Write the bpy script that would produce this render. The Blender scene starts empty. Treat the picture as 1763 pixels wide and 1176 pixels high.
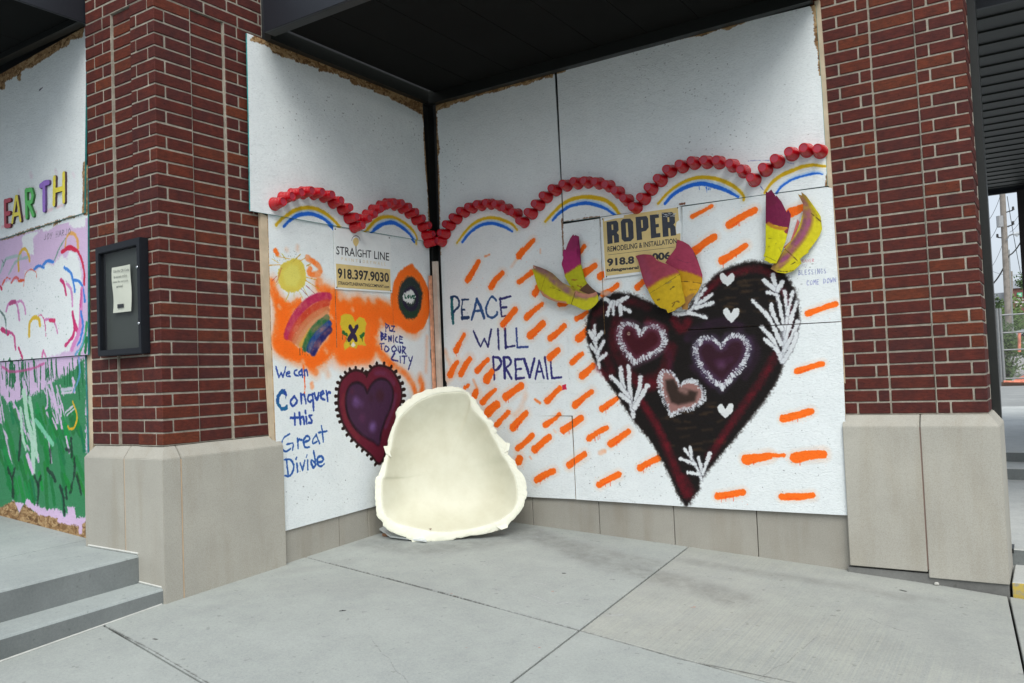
import bpy, bmesh, math, random
import numpy as np
from mathutils import Vector, Matrix
random.seed(7)
rng = np.random.RandomState(11)
R = math.radians

# ------------------------------------------------------------------ camera
CAM = Vector((4.58279, -5.81042, .355105))
FPX, YAW, PIT, ROL = 1424.0, .57637, .04022, -.04004
PW, PH = 1763.0, 1176.0
def _axes():
    cy, sy, cp, sp, cr, sr = math.cos(YAW), math.sin(YAW), math.cos(PIT), math.sin(PIT), math.cos(ROL), math.sin(ROL)
    f = Vector((-sy*cp, cy*cp, sp)); r = Vector((cy, sy, 0)); u = r.cross(f)
    return r*cr + u*sr, r*(-sr) + u*cr, f
AR, AU, AF = _axes()
scene = bpy.context.scene
cd = bpy.data.cameras.new('camera'); cam = bpy.data.objects.new('camera', cd)
scene.collection.objects.link(cam); scene.camera = cam
M = Matrix((AR, AU, -AF)).transposed().to_4x4(); M.translation = CAM
cam.matrix_world = M
cd.sensor_width = 36; cd.lens = 36*FPX/PW; cd.clip_end = 3000; cd.clip_start = .05

# ------------------------------------------------------------------ light
SUN_EL, SUN_AZ = R(49), R(-37)        # azimuth measured from -y towards +x
w = bpy.data.worlds.new('World'); scene.world = w; w.use_nodes = True
nt = w.node_tree
bg = nt.nodes['Background']
sky = nt.nodes.new('ShaderNodeTexSky'); sky.sky_type = 'NISHITA'; sky.sun_disc = False
sky.sun_elevation = SUN_EL
SDIR = Vector((math.sin(-SUN_AZ)*math.cos(SUN_EL), -math.cos(SUN_AZ)*math.cos(SUN_EL), math.sin(SUN_EL)))
sky.sun_rotation = math.atan2(SDIR.x, SDIR.y)
sky.air_density = 1.0; sky.dust_density = 4.0; sky.ozone_density = 1.0
hs = nt.nodes.new('ShaderNodeHueSaturation'); hs.inputs['Saturation'].default_value = .42
mx = nt.nodes.new('ShaderNodeMix'); mx.data_type = 'RGBA'; mx.inputs[0].default_value = .45
mx.inputs[7].default_value = (6.1, 6.9, 7.9, 1)     # the bright cloud layer
nt.links.new(sky.outputs[0], hs.inputs['Color']); nt.links.new(hs.outputs[0], mx.inputs[6])
nt.links.new(mx.outputs[2], bg.inputs[0]); bg.inputs[1].default_value = .115
sl = bpy.data.lights.new('sun', 'SUN'); sun = bpy.data.objects.new('sun', sl); scene.collection.objects.link(sun)
sl.energy = 1.7; sl.angle = R(38); sl.color = (1.0, .985, .925)
sun.rotation_euler = SDIR.to_track_quat('Z', 'Y').to_euler()
vs = scene.view_settings
vs.view_transform = 'Standard'; vs.look = 'None'; vs.exposure = 0.46; vs.gamma = 1; vs.use_curve_mapping = False

# ------------------------------------------------------------------ projection of survey points onto the real planes
def ray(px, py):
    return AR*((px-PW/2)/FPX) + AU*((PH/2-py)/FPX) + AF
def onplane(px, py, n, d):
    r = ray(px, py); n = Vector(n); t = (d - n.dot(CAM))/n.dot(r); return CAM + r*t
def onX(px, py, x=0.): return onplane(px, py, (1, 0, 0), x)
def onY(px, py, y=0.): return onplane(px, py, (0, 1, 0), y)
def onZ(px, py, z=0.): return onplane(px, py, (0, 0, 1), z)
def G(x, y):
    x = max(-1.0, min(x, 9.0)); return -.8475-.047*x-.0021*x*x+.035*max(y, -9)-.028*max(0, min(-2.7-y, 2.))
def onG(px, py):
    z = -.9
    for _ in range(25):
        p = onZ(px, py, z); z = G(p.x, p.y)
    return p

# ------------------------------------------------------------------ object helpers
COL = scene.collection
def link(o, parent=None):
    COL.objects.link(o)
    if parent is not None: o.parent = parent
    return o
def tag(o, label=None, cat=None, group=None, kind=None):
    if label: o['label'] = label
    if cat: o['category'] = cat
    if group: o['group'] = group
    if kind: o['kind'] = kind
    return o
def thing(name, label, cat, loc=(0, 0, 0), group=None):
    o = bpy.data.objects.new(name, None); o.empty_display_size = .1
    o.location = loc; COL.objects.link(o); return tag(o, label, cat, group)
def mesh(name, verts, faces, mats, parent=None, midx=None, uvf=None, smooth=False, local=True):
    """verts are world positions; the object sits at its parent's spot"""
    off = Vector((0, 0, 0))
    if parent is not None:
        off = parent.location.copy()
        if parent.parent is not None: off += parent.parent.location
    me = bpy.data.meshes.new(name)
    me.from_pydata([tuple(Vector(v)-off) for v in verts], [], faces)
    if not isinstance(mats, (list, tuple)): mats = [mats]
    for m in mats: me.materials.append(m)
    if midx is not None:
        me.polygons.foreach_set('material_index', midx)
    if uvf:
        uv = me.uv_layers.new(name='UVMap')
        for lp in me.loops:
            uv.data[lp.index].uv = uvf(Vector(verts[lp.vertex_index]))
    if smooth: me.polygons.foreach_set('use_smooth', [True]*len(me.polygons))
    me.update()
    return link(bpy.data.objects.new(name, me), parent)
BF = [(0, 3, 2, 1), (4, 5, 6, 7), (0, 1, 5, 4), (1, 2, 6, 5), (2, 3, 7, 6), (3, 0, 4, 7)]
def boxv(x0, x1, y0, y1, z0, z1):
    return [(x0, y0, z0), (x1, y0, z0), (x1, y1, z0), (x0, y1, z0), (x0, y0, z1), (x1, y0, z1), (x1, y1, z1), (x0, y1, z1)]
def box(name, x0, x1, y0, y1, z0, z1, mat, parent=None, bev=0.0, jit=0.0):
    v = boxv(x0, x1, y0, y1, z0, z1)
    if jit: v = [(a+random.uniform(-jit, jit), b+random.uniform(-jit, jit), c+random.uniform(-jit, jit)) for a, b, c in v]
    o = mesh(name, v, BF, mat, parent)
    if bev:
        bm = bmesh.new(); bm.from_mesh(o.data)
        bmesh.ops.bevel(bm, geom=bm.edges[:], offset=bev, segments=1, affect='EDGES', profile=.5)
        bm.to_mesh(o.data); bm.free()
    return o
class MB:
    """collects shapes that form ONE part"""
    def __init__(s): s.v = []; s.f = []
    def add(s, v, f):
        n = len(s.v); s.v += [tuple(p) for p in v]; s.f += [tuple(i+n for i in q) for q in f]; return s
    def box(s, *a): return s.add(boxv(*a), BF)
    def tube(s, a, b, r0, r1=None, n=8):
        r1 = r0 if r1 is None else r1
        a = Vector(a); b = Vector(b); d = (b-a).normalized(); u = d.orthogonal().normalized(); w_ = d.cross(u)
        vs_ = []
        for c, r in ((a, r0), (b, r1)):
            for k in range(n):
                t = 2*math.pi*k/n; vs_.append(c+u*math.cos(t)*r+w_*math.sin(t)*r)
        fs = [(k, (k+1) % n, n+(k+1) % n, n+k) for k in range(n)]+[tuple(range(n-1, -1, -1)), tuple(range(n, 2*n))]
        return s.add(vs_, fs)
    def build(s, name, mat, parent=None, smooth=False): return mesh(name, s.v, s.f, mat, parent, smooth=smooth)

# ------------------------------------------------------------------ materials
def srgb(c):
    return tuple((x/12.92 if x <= .04045 else ((x+.055)/1.055)**2.4) for x in c)
class N:
    def __init__(s, name):
        s.m = bpy.data.materials.new(name); s.m.use_nodes = True; s.t = s.m.node_tree; s.b = s.t.nodes['Principled BSDF']
        s.co = None
    def n(s, typ, **kw):
        x = s.t.nodes.new(typ)
        for k, v in kw.items(): setattr(x, k, v)
        return x
    def L(s, a, b): s.t.links.new(a, b)
    def coord(s, scale=(1, 1, 1), out='Object'):
        tc = s.n('ShaderNodeTexCoord'); mp = s.n('ShaderNodeMapping'); mp.inputs['Scale'].default_value = scale
        s.L(tc.outputs[out], mp.inputs[0]); return mp.outputs[0]
    def world(s, scale=(1, 1, 1)):
        g = s.n('ShaderNodeNewGeometry'); mp = s.n('ShaderNodeMapping'); mp.inputs['Scale'].default_value = scale
        s.L(g.outputs['Position'], mp.inputs[0]); return mp.outputs[0]
    def noise(s, vec, sc, det=4, rough=.55):
        x = s.n('ShaderNodeTexNoise'); x.inputs['Scale'].default_value = sc; x.inputs['Detail'].default_value = det
        x.inputs['Roughness'].default_value = rough; s.L(vec, x.inputs['Vector']); return x.outputs['Fac']
    def ramp(s, fac, stops):
        x = s.n('ShaderNodeValToRGB'); cr = x.color_ramp
        while len(cr.elements) > len(stops): cr.elements.remove(cr.elements[-1])
        while len(cr.elements) < len(stops): cr.elements.new(.5)
        for e, (p, c) in zip(cr.elements, stops): e.position = p; e.color = (*c, 1) if len(c) == 3 else c
        s.L(fac, x.inputs[0]); return x.outputs[0]
    def mix(s, f, a, b, mode='MIX'):
        x = s.n('ShaderNodeMix'); x.data_type = 'RGBA'; x.blend_type = mode
        for i, q in ((0, f), (6, a), (7, b)):
            if isinstance(q, (int, float)): x.inputs[i].default_value = q
            elif isinstance(q, tuple): x.inputs[i].default_value = (*q, 1) if len(q) == 3 else q
            else: s.L(q, x.inputs[i])
        return x.outputs[2]
    def math(s, op, a, b=0.):
        x = s.n('ShaderNodeMath'); x.operation = op
        for i, q in ((0, a), (1, b)):
            if isinstance(q, (int, float)): x.inputs[i].default_value = q
            else: s.L(q, x.inputs[i])
        return x.outputs[0]
    def col(s, c):
        if isinstance(c, tuple): s.b.inputs['Base Color'].default_value = (*c, 1)
        else: s.L(c, s.b.inputs['Base Color'])
        return s
    def rough(s, v):
        if isinstance(v, (int, float)): s.b.inputs['Roughness'].default_value = v
        else: s.L(v, s.b.inputs['Roughness'])
        return s
    def bump(s, h, strength=.3, dist=.01):
        x = s.n('ShaderNodeBump'); x.inputs['Strength'].default_value = strength; x.inputs['Distance'].default_value = dist
        s.L(h, x.inputs['Height']); s.L(x.outputs[0], s.b.inputs['Normal']); return s

def simple(name, c, rough=.6, var=.12, sc=12., metal=0., bump=.0, spec=None):
    k = N(name); v = k.world(); f = k.noise(v, sc, 5)
    lo = tuple(x*(1-var) for x in c); hi = tuple(min(1, x*(1+var)) for x in c)
    k.col(k.ramp(f, [(.3, lo), (.7, hi)])).rough(rough)
    k.b.inputs['Metallic'].default_value = metal
    if spec is not None: k.b.inputs['Specular IOR Level'].default_value = spec
    if bump: k.bump(k.noise(v, sc*8, 6), bump, .004)
    return k.m
def osb_nodes(k, vec):
    vo = k.n('ShaderNodeTexVoronoi'); vo.inputs['Scale'].default_value = 30; vo.feature = 'F1'; vo.distance = 'MANHATTAN'
    nz = k.n('ShaderNodeTexNoise'); nz.inputs['Scale'].default_value = 9; nz.inputs['Detail'].default_value = 3
    k.L(vec, nz.inputs['Vector'])
    ad = k.n('ShaderNodeVectorMath'); ad.operation = 'MULTIPLY_ADD'; ad.inputs[1].default_value = (.18, .18, .18)
    k.L(nz.outputs['Color'], ad.inputs[0]); k.L(vec, ad.inputs[2]); k.L(ad.outputs[0], vo.inputs['Vector'])
    sep = k.n('ShaderNodeSeparateColor'); k.L(vo.outputs['Color'], sep.inputs[0])
    c = k.ramp(sep.outputs[0], [(.0, (.16, .085, .035)), (.35, (.30, .17, .075)), (.65, (.42, .27, .13)), (1, (.55, .38, .2))])
    fine = k.noise(vec, 60, 5)
    return k.mix(.5, c, k.ramp(fine, [(.3, (.35, .33, .3)), (.7, (1, 1, 1))]), 'MULTIPLY'), sep.outputs[0]
def mat_osb():
    k = N('osb_wood'); v = k.world((1, 1, 1.6)); c, h = osb_nodes(k, v); k.col(c).rough(.75).bump(h, .3, .002); return k.m
def mat_painted(name, img, brushed=(1, 1, 3.2)):
    """paint (colour and cover come from the painted sheet) over OSB"""
    k = N(name); v = k.world((1, 1, 1)); c, h = osb_nodes(k, k.world((1, 1, 1.6)))
    im = k.n('ShaderNodeTexImage'); im.image = img; im.interpolation = 'Cubic'; im.extension = 'EXTEND'
    vb = k.world((1.6, 1.6, 5.0))
    grain = k.noise(vb, 30, 9, .72)
    g2 = k.noise(v, 5, 4)
    dirt = k.ramp(g2, [(.3, (.93, .935, .94)), (.7, (1, 1, 1))])
    pc = k.mix(1.0, im.outputs[0], dirt, 'MULTIPLY')
    pc = k.mix(1.0, pc, k.ramp(grain, [(.30, (.80, .81, .82)), (.5, (1, 1, 1))]), 'MULTIPLY')
    # chips where a flake of wood shows through
    chips = k.ramp(k.noise(k.world((1, 1, 1.7)), 95, 3, .8), [(.765, (0, 0, 0)), (.80, (1, 1, 1))])
    zone = k.ramp(k.noise(v, 2.2, 3), [(.5, (0, 0, 0)), (.66, (.8, .8, .8))])
    cover = k.math('MULTIPLY', im.outputs[1], k.math('SUBTRACT', 1.0, k.math('MULTIPLY', chips, zone)))
    k.col(k.mix(cover, c, pc)).rough(.6); k.b.inputs['Specular IOR Level'].default_value = .18
    hh = k.math('ADD', k.math('MULTIPLY', h, .35), k.math('MULTIPLY', grain, 1.0))
    k.bump(hh, .85, .006)
    return k.m
def mat_brick():
    k = N('brick_clay'); oi = k.n('ShaderNodeObjectInfo'); rnd = oi.outputs['Random']
    base = k.ramp(rnd, [(0, (.072, .019, .016)), (.3, (.088, .021, .0155)), (.55, (.068, .020, .018)), (.8, (.098, .023, .015)), (.93, (.125, .034, .016)), (1, (.070, .019, .0165))])
    v = k.world(); streak = k.noise(k.world((8, 8, 30)), 3.2, 6, .65)
    blot = k.noise(v, 16, 4)
    c = k.mix(1., base, k.ramp(streak, [(.3, (.70, .68, .70)), (.68, (1.2, 1.18, 1.18))]), 'MULTIPLY')
    c = k.mix(1., c, k.ramp(blot, [(.3, (.75, .8, .9)), (.7, (1.2, 1.05, .95))]), 'MULTIPLY')
    pits = k.ramp(k.noise(v, 110, 2, .5), [(.27, (.3, .3, .3)), (.36, (1, 1, 1))])
    c = k.mix(.8, c, pits, 'MULTIPLY')
    k.col(c).rough(.75); k.b.inputs['Specular IOR Level'].default_value = .22; k.bump(k.noise(k.world((1, 1, 2.5)), 60, 7, .7), .5, .005); return k.m
def mat_mortar():
    k = N('mortar_joint'); v = k.world(); c = k.ramp(k.noise(v, 14, 6, .7), [(.3, (.20, .18, .145)), (.5, (.30, .275, .225)), (.7, (.42, .385, .32))])
    k.col(c).rough(.9); k.bump(k.noise(v, 130, 5), .6, .004); return k.m
def mat_stone(name, a, b, stain):
    k = N(name); v = k.world(); f = k.noise(v, 1.6, 6, .6)
    c = k.ramp(f, [(.3, a), (.7, b)])
    st = k.ramp(k.noise(k.world((5, 5, .7)), 1.7, 5), [(.48, (1, 1, 1)), (.85, stain)])
    c = k.mix(.8, c, st, 'MULTIPLY')
    fine = k.ramp(k.noise(v, 170, 3, .6), [(.25, (.80, .79, .77)), (.6, (1.02, 1.02, 1.02))])
    c = k.mix(1., c, fine, 'MULTIPLY')
    k.col(c).rough(.85); k.bump(k.noise(v, 90, 7), .25, .003); return k.m
def mat_concrete(name, img=None, a=(.325, .352, .34), b=(.38, .41, .395), broom=0.):
    k = N(name); v = k.world(); f = k.noise(v, .9, 7, .62); c = k.ramp(f, [(.3, a), (.7, b)])
    c = k.mix(.75, c, k.ramp(k.noise(v, 5.5, 6, .7), [(.3, (.89, .89, .90)), (.65, (1.05, 1.05, 1.04))]), 'MULTIPLY')
    sp = k.ramp(k.noise(v, 210, 3, .7), [(.28, (.70, .69, .68)), (.45, (1, 1, 1)), (.66, (1, 1, 1)), (.74, (1.22, 1.2, 1.15))])
    c = k.mix(.75, c, sp, 'MULTIPLY')
    c = k.mix(1., c, k.ramp(k.noise(v, 75, 5, .75), [(.3, (.87, .87, .87)), (.7, (1.08, 1.08, 1.07))]), 'MULTIPLY')
    gum = k.ramp(k.noise(v, 26, 2, .4), [(.70, (1, 1, 1)), (.74, (.80, .80, .79))]); c = k.mix(1., c, gum, 'MULTIPLY')
    if broom:
        bl = k.noise(k.world((1.2, 60, 1)), 2.2, 3, .6)
        zone = k.ramp(k.noise(k.world((.55, .55, .55)), 1.3, 3), [(.40, (0, 0, 0)), (.6, (1, 1, 1))])
        lines = k.ramp(k.noise(k.world((60, .5, 1)), 2.0, 4, .6), [(.38, (.86, .87, .88)), (.62, (1.2, 1.17, 1.06))])
        c = k.mix(k.math('MULTIPLY', zone, broom), c, k.mix(1., c, lines, 'MULTIPLY'))
    if img is not None:
        im = k.n('ShaderNodeTexImage'); im.image = img; im.extension = 'EXTEND'
        c = k.mix(im.outputs[1], c, k.mix(1., im.outputs[0], k.ramp(k.noise(v, 60, 4), [(.3, (.8, .8, .8)), (.7, (1.1, 1.1, 1.1))]), 'MULTIPLY'))
    k.col(c).rough(.85); k.b.inputs['Specular IOR Level'].default_value = .25; k.bump(k.noise(v, 140, 6, .7), .22, .003); return k.m

# ------------------------------------------------------------------ paint: brushed and sprayed strokes rasterised in wall coordinates
def fbm(h, w, cell, octs=4, seed=0):
    r = np.random.RandomState(seed); out = np.zeros((h, w), np.float32); amp = 1.; tot = 0
    for o in range(octs):
        c = max(1.5, cell/(2**o)); gh = int(h/c)+3; gw = int(w/c)+3
        g = r.rand(gh, gw).astype(np.float32)
        yy = np.arange(h)/c; xx = np.arange(w)/c
        y0 = yy.astype(int); x0 = xx.astype(int); fy = (yy-y0)[:, None]; fx = (xx-x0)[None]
        fy = fy*fy*(3-2*fy); fx = fx*fx*(3-2*fx)
        a = g[y0][:, x0]; b = g[y0][:, x0+1]; c_ = g[y0+1][:, x0]; d = g[y0+1][:, x0+1]
        out += amp*((a*(1-fx)+b*fx)*(1-fy)+(c_*(1-fx)+d*fx)*fy); tot += amp; amp *= .6
    return (out/tot).astype(np.float32)
def smooth_pts(p, n=6):
    p = [np.array(q, float) for q in p]
    if len(p) < 3: return p
    out = []
    P = [2*p[0]-p[1]]+p+[2*p[-1]-p[-2]]
    for i in range(1, len(P)-2):
        a, b, c, d = P[i-1], P[i], P[i+1], P[i+2]
        for k in range(n):
            t = k/n
            out.append(.5*((2*b)+(c-a)*t+(2*a-5*b+4*c-d)*t*t+(-a+3*b-3*c+d)*t**3))
    out.append(p[-1]); return out
class Canvas:
    def __init__(s, plane, u0, u1, v0, v1, res, base, cover=1.0, seed=1):
        s.plane = plane; s.u0, s.u1, s.v0, s.v1, s.res = u0, u1, v0, v1, res
        s.W = int((u1-u0)*res); s.H = int((v1-v0)*res)
        s.c = np.empty((s.H, s.W, 3), np.float32); s.c[:] = base
        s.a = np.full((s.H, s.W), cover, np.float32)
        s.n1 = fbm(s.H, s.W, res*.012, 3, seed); s.n2 = fbm(s.H, s.W, res*.06, 4, seed+1); s.n3 = fbm(s.H, s.W, res*.005, 2, seed+2)
        s.kd = 1.0
    def uv(s, px, py):
        if s.plane[0] == 'y': p = onY(px, py, s.plane[1]); return p.x, p.z
        if s.plane[0] == 'x': p = onX(px, py, s.plane[1]); return p.y, p.z
        p = onG(px, py); return p.x, p.y
    def T(s, px, py):
        u, v = s.uv(px, py); return np.array(((u-s.u0)*s.res, (v-s.v0)*s.res))
    def sc(s, px, py):
        a = s.T(px, py); b = s.T(px+1, py); c = s.T(px, py+1)
        return math.sqrt(abs((b-a)[0]*(c-a)[1]-(b-a)[1]*(c-a)[0]))
    def uvf(s, p):
        a, b = (p.x, p.z) if s.plane[0] == 'y' else ((p.y, p.z) if s.plane[0] == 'x' else (p.x, p.y))
        return ((a-s.u0)/(s.u1-s.u0), (b-s.v0)/(s.v1-s.v0))
    def _bb(s, q, m):
        x0 = int(max(0, min(p[0] for p in q)-m)); x1 = int(min(s.W, max(p[0] for p in q)+m+2))
        y0 = int(max(0, min(p[1] for p in q)-m)); y1 = int(min(s.H, max(p[1] for p in q)+m+2))
        return (x0, x1, y0, y1) if x1 > x0 and y1 > y0 else None
    def _dist(s, q, bb, w=None):
        x0, x1, y0, y1 = bb
        X, Y_ = np.meshgrid(np.arange(x0, x1), np.arange(y0, y1)); best = np.full(X.shape, 1e9, np.float32)
        if len(q) == 1: q = [q[0], q[0]+1e-3]
        for i in range(len(q)-1):
            a, b = q[i], q[i+1]; d = b-a; L2 = d@d+1e-9
            t = np.clip(((X-a[0])*d[0]+(Y_-a[1])*d[1])/L2, 0, 1)
            dd = np.hypot(X-a[0]-t*d[0], Y_-a[1]-t*d[1])
            if w is not None: dd = dd-(w[i]*(1-t)+w[i+1]*t)
            best = np.minimum(best, dd)
        return best
    def put(s, bb, m, col):
        x0, x1, y0, y1 = bb; m = np.clip(m, 0, 1)[..., None]
        if callable(col): col = col(bb)
        s.c[y0:y1, x0:x1] = s.c[y0:y1, x0:x1]*(1-m)+np.asarray(col, np.float32)*m
        s.a[y0:y1, x0:x1] = np.maximum(s.a[y0:y1, x0:x1], m[..., 0]) if s.kd else s.a[y0:y1, x0:x1]*(1-m[..., 0])
    def stroke(s, pts, w, col, soft=1.0, alpha=1., rough=.8, dry=0., sm=True, taper=None):
        """pts and w in survey pixels; soft = width of the edge; dry 0..1 lets the ground show through"""
        mx_ = sum(p[0] for p in pts)/len(pts); my = sum(p[1] for p in pts)/len(pts); k = s.sc(mx_, my)
        q = [s.T(*p) for p in (smooth_pts(pts) if sm else [np.array(p, float) for p in pts])]
        if len(q) == 1: q = [q[0], q[0]+1e-3]
        if taper is None: ww = [w*k/2]*len(q)
        else: ww = [w*k/2*np.interp(i/(len(q)-1), np.linspace(0, 1, len(taper)), taper) for i in range(len(q))]
        bb = s._bb(q, max(ww)+soft*k*2+4)
        if not bb: return
        x0, x1, y0, y1 = bb
        d = s._dist(q, bb, ww)
        d = d+(s.n1[y0:y1, x0:x1]-.5)*rough*k*2.2+(s.n2[y0:y1, x0:x1]-.5)*rough*k*1.5
        m = np.clip(.5-d/(soft*k), 0, 1); m = m*m*(3-2*m)
        if soft > 3: m *= np.clip(.75+(s.n2[y0:y1, x0:x1]-.5)*1.1, 0, 1)
        if dry: m *= np.clip((s.n3[y0:y1, x0:x1]*.6+s.n1[y0:y1, x0:x1]*.4-dry*.62)*7+.5, 0, 1)
        s.put(bb, m*alpha, col)
    def poly(s, pts, col, soft=1.0, alpha=1., rough=.8, dry=0., sm=False):
        pp = list(pts)
        if sm: pp = smooth_pts(pp+[pp[0]], 5)
        q = [s.T(*p) for p in pp]; mx_ = sum(p[0] for p in pts)/len(pts); my = sum(p[1] for p in pts)/len(pts); k = s.sc(mx_, my)
        bb = s._bb(q, soft*k*2+6)
        if not bb: return
        x0, x1, y0, y1 = bb; X, Y_ = np.meshgrid(np.arange(x0, x1)+.01, np.arange(y0, y1)+.01)
        ins = np.zeros(X.shape, bool)
        for i in range(len(q)):
            a, b = q[i], q[(i+1) % len(q)]
            if a[1] == b[1]: continue
            c = ((a[1] > Y_) != (b[1] > Y_)) & (X < (b[0]-a[0])*(Y_-a[1])/(b[1]-a[1])+a[0]); ins ^= c
        d = s._dist(q+[q[0]], bb); d = np.where(ins, -d, d)
        d = d+(s.n1[y0:y1, x0:x1]-.5)*rough*k*2.2+(s.n2[y0:y1, x0:x1]-.5)*rough*k*1.5
        m = np.clip(.5-d/(soft*k), 0, 1); m = m*m*(3-2*m)
        if dry: m *= np.clip((s.n3[y0:y1, x0:x1]*.6+s.n1[y0:y1, x0:x1]*.4-dry*.62)*7+.5, 0, 1)
        s.put(bb, m*alpha, col)
    def bare(s, pts, soft=1., rough=1.6):          # wood left unpainted
        s.kd = 0; c = s.c.copy(); s.poly(pts, (0, 0, 0), soft, 1., rough); s.c = c; s.kd = 1
    def specks(s, n, col, lo=.3, hi=1.2, seed=5, region=None, alpha=.8):
        r = np.random.RandomState(seed)
        for _ in range(n):
            if region is None: cx, cy = r.rand()*s.W, r.rand()*s.H
            else:
                px, py = region[0]+r.rand()*(region[2]-region[0]), region[1]+r.rand()*(region[3]-region[1]); cx, cy = s.T(px, py)
            rr = r.uniform(lo, hi)*s.res/400.*1.6; an = r.rand()*6.3; L = rr*r.uniform(0, 3)
            q = [np.array((cx, cy)), np.array((cx+math.cos(an)*L, cy+math.sin(an)*L*.4))]
            bb = s._bb(q, rr+3)
            if bb: s.put(bb, np.clip((rr-s._dist(q, bb))+.5, 0, 1)*alpha*r.uniform(.3, 1), col)
    def image(s, name):
        im = bpy.data.images.new(name, s.W, s.H, alpha=True); im.alpha_mode = 'CHANNEL_PACKED'
        buf = np.empty((s.H, s.W, 4), np.float32); buf[..., :3] = np.clip(s.c, 0, 1); buf[..., 3] = np.clip(s.a, 0, 1)
        im.pixels.foreach_set(buf.ravel()); im.update(); im.pack(); return im
def Q(ox, oy, s, pts): return [(ox+x/s, oy+y/s) for x, y in pts]

WHITE = (.90, .93, .935)
ORANGE = (1.0, .44, .10); ORED = (.93, .27, .10)
YEL = (.86, .70, .08); BLUE = (.13, .42, .86)
NAVY = (.17, .17, .45)

# ---- left wall (plane x = 0)
A = Canvas(('x', 0.), -2.1, .02, -.75, 2.9, 460, WHITE, seed=3)
A.specks(420, (.45, .45, .45), .2, .7, 5, alpha=.5)
for rg in ((470, 120, 560, 300), (640, 200, 720, 260), (470, 780, 600, 900), (500, 160, 640, 240)): A.specks(50, (.3, .3, .31), .3, 1.0, 9+rg[0], rg, .6)
A.bare([(415, 40), (440, 58), (427, 71), (441, 75), (455, 80), (463, 85), (466, 92), (485, 99), (505, 104), (506, 109), (522, 112), (545, 119), (547, 124), (562, 125), (579, 129), (582, 134), (600, 138), (603, 145), (620, 150), (640, 156), (642, 160), (668, 168), (671, 172), (690, 180), (708, 190), (724, 199), (727, 215), (727, 240), (730, 300), (733, 320), (734, 350), (736, 415), (760, 415), (760, 160), (600, 90)], 1.2)
# orange spray
SPR = lambda pts, w, soft=4., al=.95, col=ORANGE: A.stroke(pts, w, col, soft, al, 1.2)
for pts in ([(476, 432), (480, 440)], [(493, 430), (494, 431)], [(512, 425), (512, 430)]): SPR(pts, 5, 10, .35)
SPR([(474, 432), (477, 438)], 8, 3, .9)
SPR([(529, 444), (536, 449), (545, 455), (551, 464), (549, 470), (540, 473), (532, 470), (534, 463)], 9, 4)
for pts, w_ in (([(466, 487), (470, 500), (476, 515), (481, 540), (478, 565), (475, 590), (485, 605), (500, 612)], 17),
               ([(484, 520), (500, 528), (513, 520)], 12), ([(487, 535), (488, 560), (492, 585), (500, 600)], 14), ([(498, 540), (494, 560)], 10),
               ([(500, 600), (515, 612), (530, 622), (545, 622), (560, 612)], 16), ([(478, 590), (495, 602), (512, 616)], 14),
               ([(549, 486), (551, 496), (565, 499), (576, 508), (574, 535), (573, 570), (570, 590), (556, 606)], 15), ([(576, 530), (575, 560), (580, 590)], 16),
               ([(524, 612), (533, 628), (542, 640)], 13), ([(560, 598), (548, 618), (535, 625)], 16),
               ([(581, 523), (597, 531), (612, 524), (628, 529), (640, 534), (660, 538), (680, 541)], 21), ([(590, 530), (620, 537), (650, 541), (676, 548)], 20),
               ([(651, 520), (664, 528), (676, 532)], 11), ([(616, 517), (617, 528)], 9), ([(633, 518), (635, 530)], 8), ([(592, 521), (592, 530)], 8),
               ([(579, 545), (577, 575), (580, 605), (590, 620), (612, 619), (632, 616), (641, 600)], 17), ([(640, 545), (643, 570), (641, 595), (632, 612)], 16),
               ([(590, 612), (610, 610), (630, 608)], 17), ([(598, 546), (612, 549), (628, 546)], 10), ([(611, 545), (612, 550)], 8),
               ([(684, 545), (695, 558), (710, 564), (722, 556)], 16), ([(700, 562), (714, 568)], 13),
               ([(650, 601), (655, 613), (667, 625), (683, 634), (695, 642), (706, 655), (713, 670), (716, 685)], 9.5), ([(648, 600), (662, 612), (676, 628)], 7),
               ([(723, 655), (727, 668), (720, 690)], 8)):
    SPR(pts, w_*1.9, 16, .28); SPR(pts, w_*.95, 7)
SPR([(723, 648), (726, 665), (724, 685)], 9, 9, .5); SPR([(735, 580), (733, 640)], 5, 9, .3); SPR([(560, 636), (564, 646)], 10, 10, .3)
A.poly([(570, 520), (680, 520), (690, 580), (640, 625), (585, 625), (560, 610), (520, 635), (470, 600), (464, 490), (500, 530), (560, 490)], ORANGE, 16, .12)
SPR([(536, 661), (537, 667)], 7, 5, .8); SPR([(570, 628), (600, 632), (640, 622)], 12, 12, .22, (1, .62, .5))
A.stroke([(518, 600), (521, 622), (523, 640), (524, 660), (523, 678)], 3.0, ORANGE, 1, .9, taper=[1.6, 1.6, 1., .5, .3])
A.stroke([(523, 640), (525, 664), (524, 678)], 1.2, ORED, .8, .9)
A.poly([(468, 490), (480, 515), (500, 526), (516, 516), (524, 524), (505, 535), (492, 560), (490, 582), (515, 600), (540, 612), (560, 600), (568, 580), (568, 505), (578, 507), (582, 525), (600, 530), (650, 528), (685, 540), (690, 560), (655, 560), (645, 590), (640, 612), (610, 622), (588, 620), (575, 605), (562, 622), (540, 632), (510, 622), (484, 608), (474, 590), (478, 560), (474, 525)], ORANGE, 10, .9, 5)
A.poly([(700, 466), (688, 478), (680, 500), (677, 525), (684, 548), (702, 566), (718, 566), (730, 552), (735, 530), (733, 500), (724, 480), (712, 466)], ORANGE, 7, .93, 3)
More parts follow.
